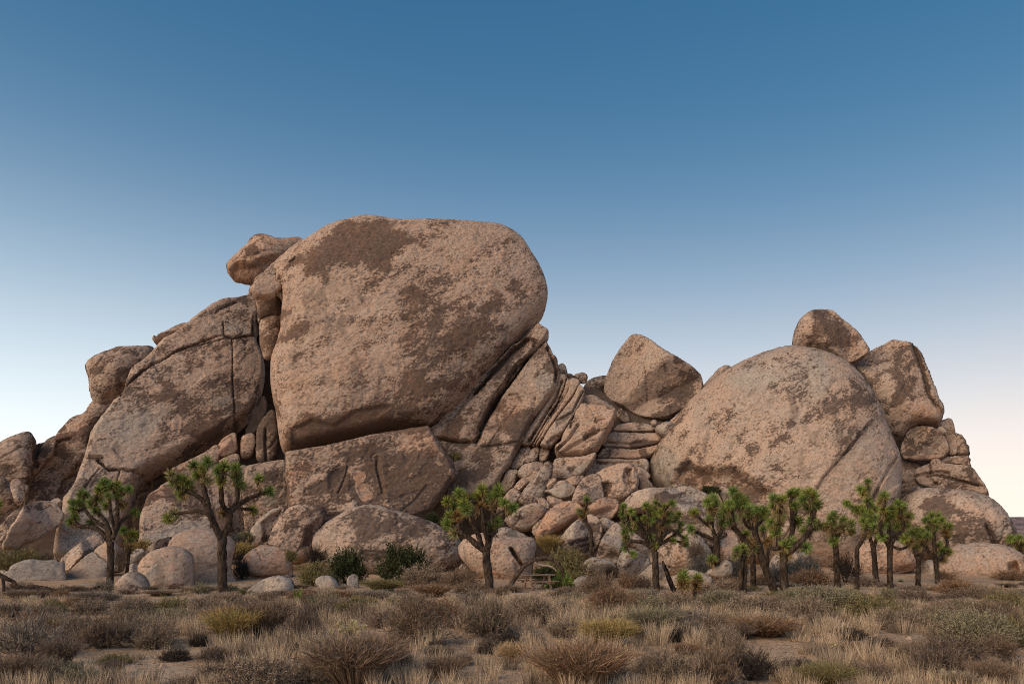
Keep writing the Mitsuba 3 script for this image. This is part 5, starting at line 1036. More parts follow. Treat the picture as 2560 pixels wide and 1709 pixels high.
# ------------------------------------------------------------------ scrub
def bush_mesh(kind, col, seed):
    """One desert bush of unit radius and unit height standing on z = 0."""
    g = np.random.default_rng(seed)
    col = np.asarray(col, float)
    parts = []

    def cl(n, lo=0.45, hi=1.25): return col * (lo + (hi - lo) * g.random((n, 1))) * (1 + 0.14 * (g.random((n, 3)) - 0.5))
    if kind in ('twiggy', 'mound', 'leafy'):
        n0 = {'twiggy': 95, 'mound': 110, 'leafy': 80}[kind]
        th = np.arccos(1 - g.random(n0) * (1 - math.cos(math.radians(84))))
        ph = g.random(n0) * 6.283
        rad = 0.55 + 0.25 * g.random(n0)
        b = np.stack([0.10 * np.cos(ph), 0.10 * np.sin(ph), 0 * ph], 1) * g.random((n0, 1))
        d = np.stack([np.sin(th) * np.cos(ph), np.sin(th) * np.sin(ph), np.cos(th) * 0.9 + 0.12], 1)
        t = b + d * rad[:, None]
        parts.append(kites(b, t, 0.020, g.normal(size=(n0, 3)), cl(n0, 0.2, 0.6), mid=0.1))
        def kids(b, t, k, length, w, lo, hi, spread=0.55):
            n = len(b) * k
            s = 0.35 + 0.65 * g.random((n, 1))
            B = np.repeat(b, k, 0) + np.repeat(t - b, k, 0) * s
            dd = np.repeat((t - b) / np.linalg.norm(t - b, axis=1, keepdims=True), k, 0) + g.normal(size=(n, 3)) * spread + [0, 0, 0.22]
            dd /= np.linalg.norm(dd, axis=1, keepdims=True)
            tt = B + dd * length * (0.5 + 0.8 * g.random((n, 1)))
            tt[:, 2] = np.maximum(tt[:, 2], 0.01)
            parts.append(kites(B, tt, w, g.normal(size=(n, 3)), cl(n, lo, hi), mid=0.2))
            return B, tt
        B, t1 = kids(b, t, 6, 0.34, 0.021, 0.28, 0.8)
        k2 = {'twiggy': 5, 'mound': 6, 'leafy': 4}[kind]
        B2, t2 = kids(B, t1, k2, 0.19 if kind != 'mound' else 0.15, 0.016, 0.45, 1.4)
        if kind == 'leafy': kids(B2, t2, 3, 0.075, 0.045, 0.4, 1.5, 1.2)
        elif kind == 'mound': kids(B2, t2, 1, 0.07, 0.022, 0.6, 1.6, 0.8)
    elif kind == 'broom':
        n = 1400
        r = np.sqrt(g.random(n)); ph = g.random(n) * 6.283
        b = np.stack([0.28 * r * np.cos(ph), 0.28 * r * np.sin(ph), 0 * r], 1)
        out = np.stack([np.cos(ph), np.sin(ph), 0 * ph], 1) * (r * 0.85 + 0.2 * g.normal(size=n))[:, None]
        L = 0.65 + 0.4 * g.random((n, 1))
        mid_ = b + (out * 0.30 + [0, 0, 0.55]) * L
        tip = b + (out * 0.80 + [0, 0, 1.0 - 0.0]) * L * (1 - 0.22 * (r * r)[:, None]) + g.normal(size=(n, 3)) * 0.05
        parts.append(kites(b, mid_, 0.020, g.normal(size=(n, 3)), cl(n, 0.35, 1.0), mid=0.3))
        parts.append(kites(mid_, tip, 0.017, g.normal(size=(n, 3)), cl(n, 0.55, 1.35), mid=0.2))
        nn = n * 2
        B = np.repeat(mid_, 2, 0) + np.repeat(tip - mid_, 2, 0) * (0.2 + 0.7 * g.random((nn, 1)))
        parts.append(kites(B, B + (np.repeat(tip - mid_, 2, 0) * 0.35 + g.normal(size=(nn, 3)) * 0.07), 0.014, g.normal(size=(nn, 3)), cl(nn, 0.55, 1.4)))
    elif kind == 'bare':
        n0 = 34
        th, ph = g.uniform(0.1, 1.15, n0), g.random(n0) * 6.283
        b = np.zeros((n0, 3)); b[:, :2] = g.normal(size=(n0, 2)) * 0.05
        t = b + np.stack([np.sin(th) * np.cos(ph), np.sin(th) * np.sin(ph), np.cos(th)], 1) * g.uniform(0.5, 0.75, (n0, 1))
        parts.append(kites(b, t, 0.030, g.normal(size=(n0, 3)), cl(n0, 0.3, 0.7), mid=0.1))
        for k, ln, w in ((5, 0.36, 0.022), (6, 0.22, 0.014), (3, 0.12, 0.011)):
            n = len(b) * k
            s = 0.3 + 0.7 * g.random((n, 1))
            B = np.repeat(b, k, 0) + np.repeat(t - b, k, 0) * s
            dd = np.repeat((t - b) / np.linalg.norm(t - b, axis=1, keepdims=True), k, 0) + g.normal(size=(n, 3)) * 0.6 + [0, 0, 0.25]
            dd /= np.linalg.norm(dd, axis=1, keepdims=True)
            b, t = B, B + dd * ln * (0.5 + 0.8 * g.random((n, 1)))
            t[:, 2] = np.maximum(t[:, 2], 0.01)
            parts.append(kites(b, t, w, g.normal(size=(n, 3)), cl(n, 0.4, 1.1), mid=0.15))
    m = join(parts)
    v = m[0]
    v[:, :2] /= np.percentile(np.abs(v[:, :2]), 98)
    v[:, 2] /= np.percentile(v[:, 2], 99)
    return v, m[1], m[2]


PAINT = {'greybrown': (0.265, 0.208, 0.158), 'brown': (0.225, 0.165, 0.122), 'grey': (0.265, 0.225, 0.188), 'rust': (0.265, 0.175, 0.115), 'olive': (0.205, 0.178, 0.088), 'yellow': (0.33, 0.25, 0.105),
         'sage': (0.225, 0.205, 0.140), 'green': (0.062, 0.072, 0.036), 'purple': (0.178, 0.136, 0.110), 'dark': (0.085, 0.070, 0.062), 'straw': (0.46, 0.335, 0.20), 'blue': (0.13, 0.13, 0.125), 'pinkgrey': (0.30, 0.232, 0.182)}
SAY = {'greybrown': 'grey brown', 'brown': 'brown', 'grey': 'ash grey', 'rust': 'rust red', 'olive': 'olive', 'yellow': 'yellow olive', 'sage': 'sage green', 'green': 'dark green', 'purple': 'purple brown', 'dark': 'blackish', 'straw': 'straw coloured', 'blue': 'slate grey', 'pinkgrey': 'pinkish grey'}
FORM = {'twiggy': 'twiggy bush', 'broom': 'broom bush', 'mound': 'rounded bush', 'leafy': 'leafy shrub', 'bare': 'bare bush'}
GROUPS = {}


def bush_group(kind, colour, v):
    k = f'bush_kind_{kind}_{colour}_{v}'
    if k not in GROUPS:
        m = bush_mesh(kind, np.array(PAINT[colour]) * (1.0 if colour in ('green', 'dark') else 1.18), 1000 + len(GROUPS))
        GROUPS[k] = mikit.ply((m[0], m[1]), 'plant', color=m[2])
    return GROUPS[k]


MARKS = [(0, 'left picture edge'), (277, 'leftmost joshua tree'), (400, 'smallest rounded front boulder'), (557, 'fork trunked joshua tree'), (690, 'low whitish grey boulder'), (745, 'green spear shaped yucca'), (870, 'wide cholla clump'), (1010, 'lens shaped boulder'), (1223, 'middle joshua tree'),
         (1345, 'picnic table'), (1450, 'smooth grey egg stone'), (1640, 'bushy crowned joshua tree'), (1705, 'charred stump'), (1793, 'low skirted joshua tree'), (1880, 'clustered joshua trees'), (1960, 'thickest joshua tree'), (2094, 'lopsided three headed tree'), (2226, 'level boughed joshua tree'),
         (2344, 'last joshua tree'), (2480, 'nearest reddish dome')]
NTH = ['first', 'second', 'third', 'fourth', 'fifth', 'sixth', 'seventh', 'eighth', 'ninth', 'tenth', 'eleventh', 'twelfth', 'thirteenth', 'fourteenth', 'fifteenth', 'sixteenth', 'seventeenth', 'eighteenth', 'nineteenth', 'twentieth']
BUSHES = []          # x, y, z, radius, height, kind, colour, own label


def dist_of(v):
    return float(np.clip(FOC * EYE / max(v - HY, 8), 8, 58))


def bush(crop, cx, base, w, h, kind, colour, dist=None, label=None):
    """A bush seen with its middle at cx, its foot at base, w wide and h high in the crop's pixels."""
    x0, y0, s = CROP[crop]
    u, v = cx * s + x0, base * s + y0
    d = dist or dist_of(v)
    x = (u - CX) / FOC * d
    z = float(ground_z(x, d))
    if dist and EYE - (v - HY) / FOC * d - z > 0.7: z = EYE - (v - HY) / FOC * d      # rooted on a ledge of the rocks
    top = EYE - ((base - h) * s + y0 - HY) / FOC * d
    BUSHES.append([x, d, z - 0.03, w * s * d / FOC / 2, max(top - z, 0.8 * h * s * d / FOC, 0.15), kind, colour, label])


B = bush
# at the foot of the rocks
B('I2', 910, 665, 300, 250, 'leafy', 'green', 46, 'smaller dark green leafy shrub before the middle of the lens shaped boulder')
B('I2', 1400, 690, 420, 300, 'leafy', 'green', 45, 'wide dark green leafy shrub before the lens shaped boulder, the bigger of the two')
B('I2', 650, 560, 210, 170, 'bare', 'dark', 47, 'black bare shrub at the left end of the lens shaped boulder')
B('I2', 1560, 750, 380, 200, 'mound', 'greybrown', 42); B('I2', 640, 660, 300, 130, 'mound', 'olive', 44); B('I2', 430, 520, 110, 110, 'twiggy', 'olive', 50); B('I2', 50, 370, 140, 100, 'leafy', 'olive', 57)
B('I2', 40, 470, 120, 110, 'mound', 'olive', 54); B('I2', 20, 520, 110, 110, 'twiggy', 'dark', 52.5)
B('I2', 1900, 760, 360, 180, 'twiggy', 'brown', 41); B('I2', 1220, 800, 320, 130, 'broom', 'olive', 38); B('I2', 1640, 190, 130, 90, 'leafy', 'green', 57.5)
B('I', 130, 600, 460, 190, 'twiggy', 'olive', 55, 'long olive bush hugging the foot of the tilted pink boulder'); B('I', 390, 520, 160, 90, 'twiggy', 'greybrown', 56)
B('I', 890, 860, 180, 150, 'twiggy', 'grey', 39); B('I', 190, 840, 270, 140, 'twiggy', 'purple', 36.5); B('I', 2060, 720, 130, 240, 'twiggy', 'dark', 50); B('I', 2070, 480, 190, 120, 'mound', 'yellow', 53)
B('I', 1210, 425, 170, 90, 'leafy', 'yellow', 53, 'yellow green shrub in the gap right of the leftmost joshua tree'); B('I', 1720, 820, 160, 120, 'twiggy', 'sage', 37.5); B('I', 1950, 820, 180, 120, 'twiggy', 'sage', 37.5)
B('I', 1020, 600, 130, 200, 'bare', 'purple', 46); B('I', 2060, 360, 220, 90, 'twiggy', 'blue', 57)
B('F', 600, 1150, 220, 150, 'broom', 'yellow', 53.5, 'golden olive broom bush on the slope below the tilted orange boulder')
B('F', 760, 1310, 340, 200, 'mound', 'olive', 47, 'large olive rounded shrub between the pink smooth boulder and the thin joshua tree'); B('I3', 560, 660, 200, 100, 'leafy', 'green', 44.5, 'dark shrub in the shade under the arched dead trunk')
B('I3', 1110, 620, 115, 70, 'twiggy', 'dark', 49, 'blackish little bush in front of the low blue grey boulder'); B('I3', 1380, 760, 180, 130, 'twiggy', 'purple', 41.5); B('I3', 1255, 750, 170, 140, 'twiggy', 'rust', 42)
B('I3', 1000, 810, 300, 190, 'twiggy', 'brown', 37); B('I3', 790, 690, 170, 80, 'twiggy', 'olive', 43)
B('J', 940, 1010, 220, 230, 'bare', 'purple', 50); B('J', 1000, 1110, 290, 180, 'twiggy', 'blue', 49); B('J', 1330, 1120, 220, 200, 'twiggy', 'blue', 48)
B('J', 1560, 1230, 180, 130, 'twiggy', 'brown', 44); B('J', 1240, 1260, 380, 120, 'twiggy', 'rust', 42); B('J', 1090, 1290, 220, 90, 'mound', 'greybrown', 40)
B('I4', 640, 620, 360, 190, 'twiggy', 'blue', 47, 'slate grey shrub at the foot of the blue grey rounded boulder'); B('I4', 690, 660, 300, 130, 'mound', 'rust', 43); B('I4', 980, 650, 250, 240, 'bare', 'dark', 45, 'black bare branched shrub at the foot of the right dome'); B('I4', 460, 620, 200, 150, 'twiggy', 'blue', 46)
B('I4', 1830, 800, 280, 140, 'mound', 'rust', 38); B('I4', 1740, 670, 180, 130, 'bare', 'rust', 44.5); B('I4', 1110, 700, 220, 110, 'twiggy', 'pinkgrey', 42); B('I4', 2250, 690, 260, 110, 'twiggy', 'rust', 48)
B('J', 1080, 330, 220, 80, 'leafy', 'green', 59.5, 'green shrub in a nook above the large dark spotted boulder'); B('E', 275, 1262, 100, 70, 'leafy', 'olive', 63.5, 'little olive shrub rooted in the wall right of the orange scar')
# the plain, far to near
B('I', 650, 900, 200, 80, 'mound', 'rust'); B('I', 450, 950, 240, 100, 'mound', 'olive'); B('I', 760, 960, 300, 120, 'mound', 'greybrown'); B('I', 1160, 960, 330, 140, 'twiggy', 'greybrown'); B('I', 1480, 970, 300, 150, 'mound', 'olive'); B('I', 1770, 980, 380, 180, 'twiggy', 'pinkgrey')
B('I', 100, 1000, 360, 140, 'twiggy', 'purple'); B('I', 1050, 1120, 320, 180, 'twiggy', 'brown'); B('I', 1320, 1260, 330, 230, 'twiggy', 'greybrown'); B('I', 900, 1260, 340, 290, 'twiggy', 'brown'); B('I', 660, 1190, 340, 220, 'twiggy', 'greybrown')
B('I', 250, 1340, 520, 370, 'twiggy', 'grey'); B('I', 520, 1410, 340, 240, 'broom', 'purple', None, 'dark purple brown bush in the near scrub below the grey white boulder'); B('I', 1990, 1200, 430, 280, 'broom', 'yellow', None, 'large golden brown bush below the low whitish grey boulder')
B('I', 1700, 1240, 160, 110, 'twiggy', 'dark'); B('I', 1500, 1380, 230, 130, 'mound', 'dark'); B('I', 1820, 1390, 260, 150, 'mound', 'purple'); B('I', 960, 1500, 180, 150, 'broom', 'purple'); B('I', 420, 1570, 260, 230, 'twiggy', 'greybrown'); B('I', 150, 1568, 380, 260, 'broom', 'brown')
B('I', 2050, 1500, 220, 160, 'mound', 'purple')
B('I2', 390, 960, 170, 110, 'mound', 'olive'); B('I2', 230, 1170, 420, 330, 'broom', 'brown'); B('I2', 520, 1210, 320, 300, 'twiggy', 'purple'); B('I2', 800, 960, 330, 150, 'twiggy', 'greybrown'); B('I2', 1220, 1090, 300, 180, 'mound', 'pinkgrey'); B('I2', 1040, 930, 260, 120, 'mound', 'olive')
B('I2', 1560, 1230, 640, 420, 'bare', 'brown', None, 'big bare branched brown bush standing right of the wide cholla clump'); B('I2', 2080, 1160, 400, 340, 'twiggy', 'greybrown'); B('I2', 1640, 830, 340, 120, 'broom', 'rust'); B('I2', 1980, 820, 300, 120, 'mound', 'brown')
B('I2', 980, 1600, 760, 460, 'broom', 'brown', None, 'huge brown bush at the bottom edge, below the cholla clump'); B('I2', 640, 1590, 300, 260, 'twiggy', 'greybrown'); B('I2', 1760, 1530, 340, 210, 'broom', 'brown'); B('I2', 1330, 1500, 300, 260, 'twiggy', 'purple'); B('I2', 1700, 1320, 220, 140, 'mound', 'dark'); B('I2', 2120, 1310, 180, 130, 'mound', 'purple'); B('I2', 470, 1330, 200, 120, 'mound', 'dark')
B('I3', 110, 1160, 360, 330, 'twiggy', 'greybrown'); B('I3', 430, 1060, 460, 240, 'twiggy', 'greybrown'); B('I3', 1110, 990, 400, 270, 'bare', 'rust', None, 'reddish bare branched bush in front of the smooth grey egg stone'); B('I3', 740, 960, 220, 130, 'twiggy', 'grey'); B('I3', 1440, 1000, 320, 190, 'mound', 'sage'); B('I3', 700, 1180, 300, 160, 'mound', 'greybrown')
B('I3', 1090, 1240, 460, 230, 'broom', 'yellow', None, 'yellow olive grassy bush in the middle of the near scrub'); B('I3', 860, 1600, 820, 400, 'broom', 'rust', None, 'huge rusty brown bush at the bottom edge right of the bare sand'); B('I3', 1740, 1110, 440, 210, 'mound', 'grey'); B('I3', 2060, 910, 380, 150, 'mound', 'sage'); B('I3', 1700, 1220, 240, 140, 'mound', 'dark'); B('I3', 1420, 1180, 280, 130, 'twiggy', 'purple')
B('I3', 270, 1390, 230, 190, 'broom', 'straw'); B('I3', 240, 1240, 240, 120, 'mound', 'dark'); B('I3', 60, 1310, 160, 120, 'mound', 'dark'); B('I3', 1630, 1570, 560, 320, 'twiggy', 'greybrown'); B('I3', 1990, 1560, 420, 330, 'twiggy', 'brown'); B('I3', 2080, 1250, 300, 200, 'twiggy', 'greybrown'); B('I3', 1450, 1480, 260, 200, 'twiggy', 'pinkgrey'); B('I3', 480, 1230, 160, 110, 'mound', 'purple')
B('I3', 250, 800, 240, 80, 'mound', 'brown'); B('I3', 380, 940, 300, 130, 'twiggy', 'pinkgrey'); B('I3', 1900, 790, 260, 90, 'mound', 'pinkgrey'); B('I3', 2100, 780, 260, 110, 'mound', 'pinkgrey')
B('I4', 250, 900, 460, 170, 'mound', 'greybrown'); B('I4', 810, 880, 480, 220, 'mound', 'sage', None, 'broad sage green bush in front of the lopsided three headed tree'); B('I4', 1160, 910, 440, 180, 'mound', 'olive', None, 'olive gold rounded bush in front of the level boughed joshua tree'); B('I4', 350, 1070, 540, 180, 'broom', 'rust', None, 'wide rusty bush low in the scrub in front of the clustered joshua trees'); B('I4', 700, 1010, 200, 140, 'mound', 'purple')
B('I4', 1370, 1000, 440, 170, 'twiggy', 'greybrown'); B('I4', 2010, 1150, 470, 300, 'mound', 'sage', None, 'large sage green bush at the right side of the scrub'); B('I4', 1740, 1120, 320, 200, 'twiggy', 'greybrown'); B('I4', 2290, 1140, 330, 260, 'twiggy', 'olive'); B('I4', 2160, 1220, 300, 200, 'twiggy', 'brown'); B('I4', 1720, 1340, 500, 230, 'twiggy', 'purple', None, 'dark domed bush just above the pale cholla in the bottom right'); B('I4', 1240, 1140, 240, 90, 'mound', 'purple'); B('I4', 230, 1370, 460, 230, 'bare', 'dark', None, 'dark twisted bare bush near the bottom edge below the clustered joshua trees')
B('I4', 620, 1330, 340, 110, 'mound', 'dark'); B('I4', 1160, 1400, 440, 170, 'twiggy', 'purple'); B('I4', 980, 1090, 300, 110, 'mound', 'dark'); B('I4', 80, 1250, 260, 260, 'twiggy', 'greybrown'); B('I4', 2250, 1290, 200, 80, 'mound', 'dark'); B('I4', 1650, 960, 320, 150, 'mound', 'greybrown'); B('I4', 1900, 890, 320, 130, 'twiggy', 'sage'); B('I4', 2200, 850, 320, 160, 'twiggy', 'olive')
B('I4', 600, 780, 260, 110, 'mound', 'sage'); B('I4', 930, 760, 260, 90, 'mound', 'sage'); B('I4', 1500, 800, 300, 120, 'mound', 'purple'); B('I4', 1320, 760, 220, 90, 'twiggy', 'sage'); B('I4', 2050, 760, 300, 110, 'twiggy', 'greybrown'); B('I4', 60, 980, 200, 100, 'mound', 'dark'); B('I4', 830, 930, 200, 70, 'mound', 'dark'); B('I4', 930, 935, 90, 60, 'twiggy', 'greybrown'); B('I4', 1070, 970, 80, 50, 'twiggy', 'greybrown')
B('I4', 2100, 1420, 300, 200, 'broom', 'brown'); B('I4', 1450, 1250, 300, 170, 'twiggy', 'brown'); B('I4', 1850, 1440, 260, 130, 'broom', 'greybrown')

# bare sand, where only sparse grass grows: (x, y, rx, ry) on the ground
SAND = []
for crop, u, v, w in (('I2', 2060, 1450, 330), ('I3', 230, 1480, 420), ('I4', 980, 965, 330), ('I4', 600, 1230, 420), ('I3', 420, 800, 360), ('I', 1600, 1230, 200), ('I2', 980, 1120, 460), ('I2', 1810, 800, 130), ('I', 700, 1530, 300), ('I3', 1560, 800, 200), ('I3', 1900, 830, 160), ('I4', 1150, 1010, 200), ('I2', 1300, 1400, 300), ('I', 1350, 1480, 380), ('I4', 350, 1230, 300), ('I4', 1300, 1330, 350), ('I3', 1350, 1260, 260), ('I4', 2100, 1240, 300), ('I', 900, 1000, 250), ('I2', 100, 1230, 260), ('I3', 550, 1150, 250)):
    x0, y0, s = CROP[crop]
    uu, vv = u * s + x0, v * s + y0
    d = dist_of(vv)
    SAND.append(((uu - CX) / FOC * d, d, w * s * d / FOC / 2, 0.13 * d))
SAND = np.array(SAND)


def on_sand(x, y, k=1.0):
    return (np.hypot((x - SAND[:, 0]) / SAND[:, 2], (y - SAND[:, 1]) / SAND[:, 3]) < k).any()


# smaller bushes between
g = np.random.default_rng(4242)
want, tries = 165, 0
while want and tries < 6000:
    tries += 1
    d = 13.5 * (43 / 13.5) ** (g.random() ** 0.75)
    x = (g.random() * 2680 - 60 - CX) / FOC * d
    r = g.uniform(0.28, 0.85)
    if on_sand(x, d, 1.05) or any((x - b[0]) ** 2 + (d - b[1]) ** 2 < (0.72 * (r + b[3])) ** 2 for b in BUSHES): continue
    if any(np.hypot(x - f[0], d - f[1]) < r * 0.6 + 0.2 for f in TREES.values()): continue
    kind = g.choice(['mound', 'twiggy', 'broom', 'twiggy'])
    colour = g.choice(['greybrown', 'brown', 'grey', 'purple', 'olive', 'rust', 'pinkgrey', 'sage', 'greybrown'])
    BUSHES.append([x, d, float(ground_z(x, d)) - 0.03, r, min(r * g.uniform(0.75, 1.15), max(0.24, (EYE - (1466 - HY) * d / FOC) * 0.8)), kind, colour, None])
    want -= 1

near = {}
for i, b in enumerate(BUSHES):
    u = CX + b[0] / b[1] * FOC
    k = int(np.argmin([abs(u - m[0]) for m in MARKS]))
    near.setdefault((k, b[5], b[6]), []).append(i)
for (k, kind, colour), idx in near.items():
    own = [i for i in sorted(idx, key=lambda i: -BUSHES[i][1]) if not BUSHES[i][7]]
    for o, i in enumerate(own):
        if len(own) == 1: BUSHES[i][7] = f'{SAY[colour]} {FORM[kind]} in line with {MARKS[k][1]}'
        else: BUSHES[i][7] = f'{SAY[colour]} {FORM[kind]} in line with {MARKS[k][1]}, {NTH[o]} from it'
for i, b in enumerate(BUSHES):
    key = numbered('desert_shrub')
    sh = bush_group(b[5], b[6], i % 2)
    a = g.uniform(0, 6.28)
    scene[key] = {**sh, 'to_world': T().translate([b[0], b[1], b[2]]).rotate([0, 0, 1], math.degrees(a)).scale([b[3], b[3] * g.uniform(0.85, 1.1), b[4]])}
    tag(key, b[7], 'bush', 'dry bushes of the desert scrub')

# ------------------------------------------------------------------ dry grass, dead twigs, gravel
V, F_, C, at_ = [], [], [], 0
xs, ys, rs = np.array([b[0] for b in BUSHES]), np.array([b[1] for b in BUSHES]), np.array([b[3] for b in BUSHES])
tufts = 0
while tufts < 1750:
    d = 13.2 * (44 / 13.2) ** g.random()
    x = (g.random() * 2720 - 80 - CX) / FOC * d
    patch = float(meshkit.fbm(np.array([x / 3.2, d / 3.2, 2.0]), 3, 77))
    if g.random() > np.clip((patch - 0.40) * 6.0, 0.06, 1): continue
    if on_sand(x, d, 0.9) and g.random() < 0.88: continue
    if (np.hypot(xs - x, ys - d) < 0.55 * rs).any(): continue
    n = int(np.clip(110 * 15 / d, 34, 100))
    hgt = g.uniform(0.20, 0.62) * (1.0 if g.random() < 0.8 else 1.25)
    hgt = min(hgt, max(0.2, (EYE - (1470 - HY) * d / FOC) * 0.6))
    if d < 16: hgt = min(hgt, 0.42)
    rad = g.uniform(0.06, 0.24)
    ph, r = g.random(n) * 6.283, np.sqrt(g.random(n))
    z0 = float(ground_z(x, d))
    b = np.stack([x + rad * r * np.cos(ph), d + rad * r * np.sin(ph), np.full(n, z0 - 0.02)], 1)
    lean = np.stack([np.cos(ph), np.sin(ph), 0 * ph], 1) * (0.12 + 0.50 * r * g.random(n))[:, None]
    L = hgt * (0.5 + 0.6 * g.random((n, 1)))
    t = b + (lean + [0, 0, 1.0]) * L + g.normal(size=(n, 3)) * 0.02
    tone = g.random()
    c0 = np.array([0.63, 0.50, 0.365]) * (1 - tone) + np.array([0.50, 0.385, 0.275]) * tone
    if g.random() < 0.16: c0 = np.array([0.27, 0.22, 0.17])
    k = kites(b, t, 0.0065 + 0.00020 * d, g.normal(size=(n, 3)), c0 * (0.5 + 0.85 * g.random((n, 1))), mid=0.3)
    V.append(k[0]); F_.append(k[1] + at_); C.append(k[2]); at_ += len(k[0])
    tufts += 1
scene['grass'] = mikit.ply((np.vstack(V), np.vstack(F_)), 'plant', color=np.vstack(C))
tag('grass', 'straw coloured dry bunch grass between the bushes', 'grass', None, 'stuff')
n = 9000
d = 13 * (36 / 13) ** g.random(n)
x = (g.random(n) * 2720 - 80 - CX) / FOC * d
z0 = ground_z(x, d)
a = g.random(n) * 6.283
L = g.uniform(0.04, 0.24, (n, 1))
b = np.stack([x, d, z0 + 0.012 + 0.02 * g.random(n)], 1)
k = kites(b, b + np.stack([np.cos(a), np.sin(a), 0.12 * g.normal(size=n)], 1) * L, 0.014, np.tile([0.1, 0.0, 1.0], (n, 1)) + 0.3 * g.normal(size=(n, 3)), np.array([[0.30, 0.22, 0.15]]) * (0.3 + 1.2 * g.random((n, 1))))
scene['litter'] = mikit.ply((k[0], k[1]), 'plant', color=k[2])
tag('litter', 'dead twigs and straw littered over the sand', 'litter', None, 'stuff')
oct_v = np.array([[1, 0, 0], [-1, 0, 0], [0, 1, 0], [0, -1, 0], [0, 0, 1], [0, 0, -1.0]])
oct_f = np.array([[0, 2, 4], [2, 1, 4], [1, 3, 4], [3, 0, 4], [2, 0, 5], [1, 2, 5], [3, 1, 5], [0, 3, 5]])
n = 5000
d = 13 * (50 / 13) ** g.random(n)
x = (g.random(n) * 2720 - 80 - CX) / FOC * d
s = np.exp(g.normal(-3.7, 0.6, (n, 1, 1)))
v = oct_v[None] * s * [1, 0.8, 0.6] * (0.7 + 0.6 * g.random((n, 6, 1))) + np.stack([x, d, ground_z(x, d)], 1)[:, None]
f = (oct_f[None] + np.arange(n)[:, None, None] * 6).reshape(-1, 3)
c = np.repeat(np.array([[0.36, 0.27, 0.21]]) * (0.5 + 0.8 * g.random((n, 1))), 6, 0)
scene['gravel'] = mikit.ply((v.reshape(-1, 3), f), 'plant', color=c)
tag('gravel', 'granite gravel scattered over the sand', 'gravel', None, 'stuff')


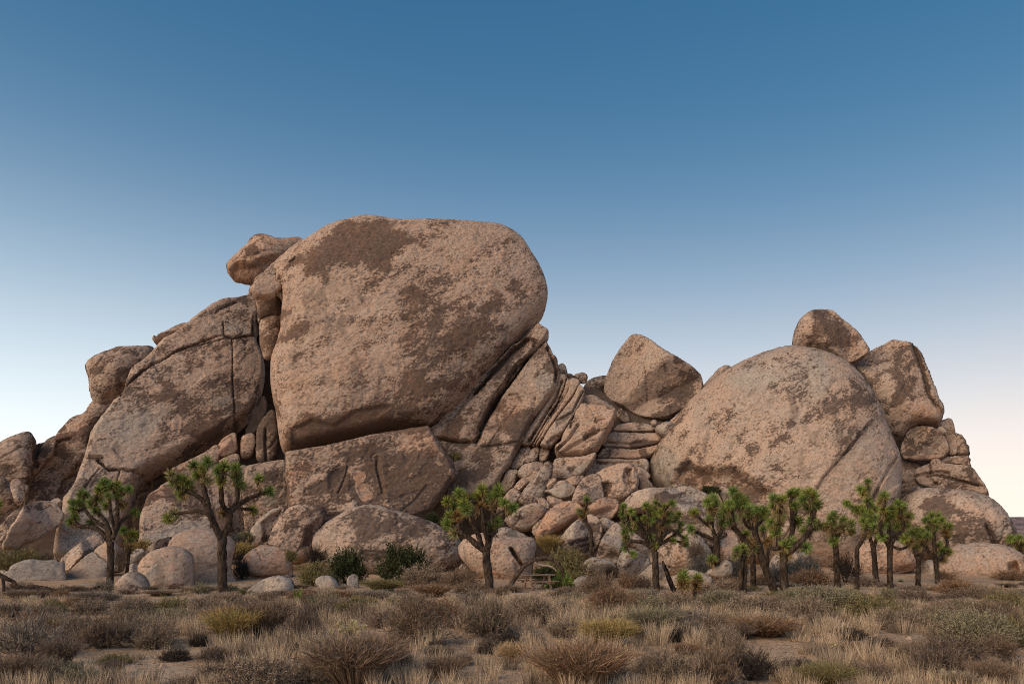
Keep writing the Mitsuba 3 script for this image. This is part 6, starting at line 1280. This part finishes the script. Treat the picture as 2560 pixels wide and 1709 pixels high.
# ------------------------------------------------------------------ cholla
def cholla(label, crop, cx, base, w, h, n_arm, colour, dist=None, stem=0.0, group=None):
    x0, y0, s = CROP[crop]
    u, v = cx * s + x0, base * s + y0
    d = dist or dist_of(v)
    W, H = w * s * d / FOC / 2, h * s * d / FOC
    x = (u - CX) / FOC * d
    z = float(ground_z(x, d)) - 0.03
    key = numbered('cholla_cactus')
    gg = np.random.default_rng(int(cx * 7 + base))
    col = np.array(colour)
    joints, woody = [], []
    for a in range(n_arm):
        ph, rr = gg.random() * 6.283, W * np.sqrt(gg.random())
        foot = np.array([x, d, z])
        tip = np.array([x + rr * np.cos(ph), d + 0.8 * rr * np.sin(ph), z + H * (stem + (1 - stem) * (0.35 + 0.65 * gg.random()) * (1 - 0.45 * (rr / W) ** 2))])
        pth = spline([foot, foot + (tip - foot) * [0.6, 0.6, 0.35], tip], 9)
        k0 = 9 if stem else 5
        woody.append(tube(pth[:k0 if not stem else 7], [0.10 * W / max(n_arm, 6) * 3 * 0.5 + 0.012] * 2, 6, 0.2, 0.1))
        jl = max(0.06, 0.25 * W)
        for q in range(3 if not stem else 2):
            ax = np.array([np.cos(ph) * 0.5 + gg.normal() * 0.5, np.sin(ph) * 0.5 + gg.normal() * 0.5, 0.75 + 0.3 * gg.random()])
            ax /= np.linalg.norm(ax)
            st = pth[-1] if q == 0 else pth[int(gg.integers(4, 9))]
            joints.append((st, ax, jl * gg.uniform(0.7, 1.15)))
    parts, spikes = [], []
    for st, ax, L in joints:
        r = L * 0.26
        pth = st + ax * np.linspace(0, L, 6)[:, None]
        tb = tube(pth, [r * 0.55, r, r * 1.05, r * 0.9, r * 0.5], 8, 0.25, 0.05)
        parts.append((tb[0], tb[1], np.repeat(col[None] * 0.55 * gg.uniform(0.8, 1.15), len(tb[0]), 0)))
        m = 110
        sidx = gg.random(m)
        dr_ = gg.normal(size=(m, 3)); dr_ -= np.outer(dr_ @ ax, ax) * 0.7
        dr_ /= np.linalg.norm(dr_, axis=1, keepdims=True)
        bb = st + ax * (L * sidx)[:, None] + dr_ * r * 0.6
        spikes.append(kites(bb, bb + dr_ * (r * 1.1 + 0.012), 0.007 + 0.0001 * d, gg.normal(size=(m, 3)), col[None] * (0.7 + 0.6 * gg.random((m, 1)))))
    a, b, c = join(woody)[:2], join(parts), join(spikes)
    scene[f'{key}__stem'] = mikit.ply(a, 'dead_wood', smooth=True)
    scene[f'{key}__joints'] = mikit.ply((b[0], b[1]), 'plant', color=b[2])
    scene[f'{key}__spines'] = mikit.ply((c[0], c[1]), 'plant', color=c[2])
    labels[f'{key}__spines'] = {'kind': 'stuff'}
    labels[f'{key}__joints'] = {'kind': 'stuff'}
    tag(key, label, 'cholla cactus', group)


PALE, TAN, GREENISH = (0.78, 0.67, 0.42), (0.42, 0.31, 0.24), (0.60, 0.56, 0.36)
cholla('wide pale yellow wide cholla clump in the middle left scrub', 'I2', 925, 1150, 330, 130, 22, PALE)
cholla('brown dry cholla standing behind the wide pale cholla clump', 'I2', 905, 1060, 95, 130, 7, TAN, stem=0.55)
cholla('brown dry cholla right under the green spear yucca', 'I2', 478, 1060, 120, 145, 8, TAN, 26, stem=0.6)
cholla('small brown cholla just right of the green spear yucca', 'I2', 606, 850, 90, 120, 6, TAN, 30, stem=0.5)
cholla('small yellow tipped cholla farther right of the green spear yucca', 'I2', 745, 800, 70, 90, 6, (0.55, 0.45, 0.25), 33, stem=0.4)
cholla('tiny whitish cholla between the tall fork trunked tree and the golden brown bush', 'I', 2025, 920, 45, 60, 4, PALE, 32, stem=0.5)
cholla('grey white cholla on the sand left of the bushy crowned joshua tree', 'I3', 1400, 870, 110, 110, 9, (0.50, 0.43, 0.36), 33, stem=0.4)
cholla('upright pale cholla in the scrub below the lopsided three headed tree', 'I4', 865, 1180, 65, 100, 6, PALE, stem=0.4)
cholla('grey cholla beside the sand patch, above the upright pale cholla', 'I4', 785, 950, 55, 90, 6, (0.40, 0.36, 0.30), stem=0.3)
cholla('large greenish cholla at the bottom right, the bigger of two', 'I4', 1780, 1420, 250, 150, 13, GREENISH, 14.4)
cholla('small greenish cholla at the bottom edge right of the large one', 'I4', 2020, 1425, 120, 75, 7, GREENISH, 14.2)
cholla('pale cholla tip by the right edge below the nearest reddish dome', 'I4', 2315, 750, 50, 50, 4, PALE, 36)
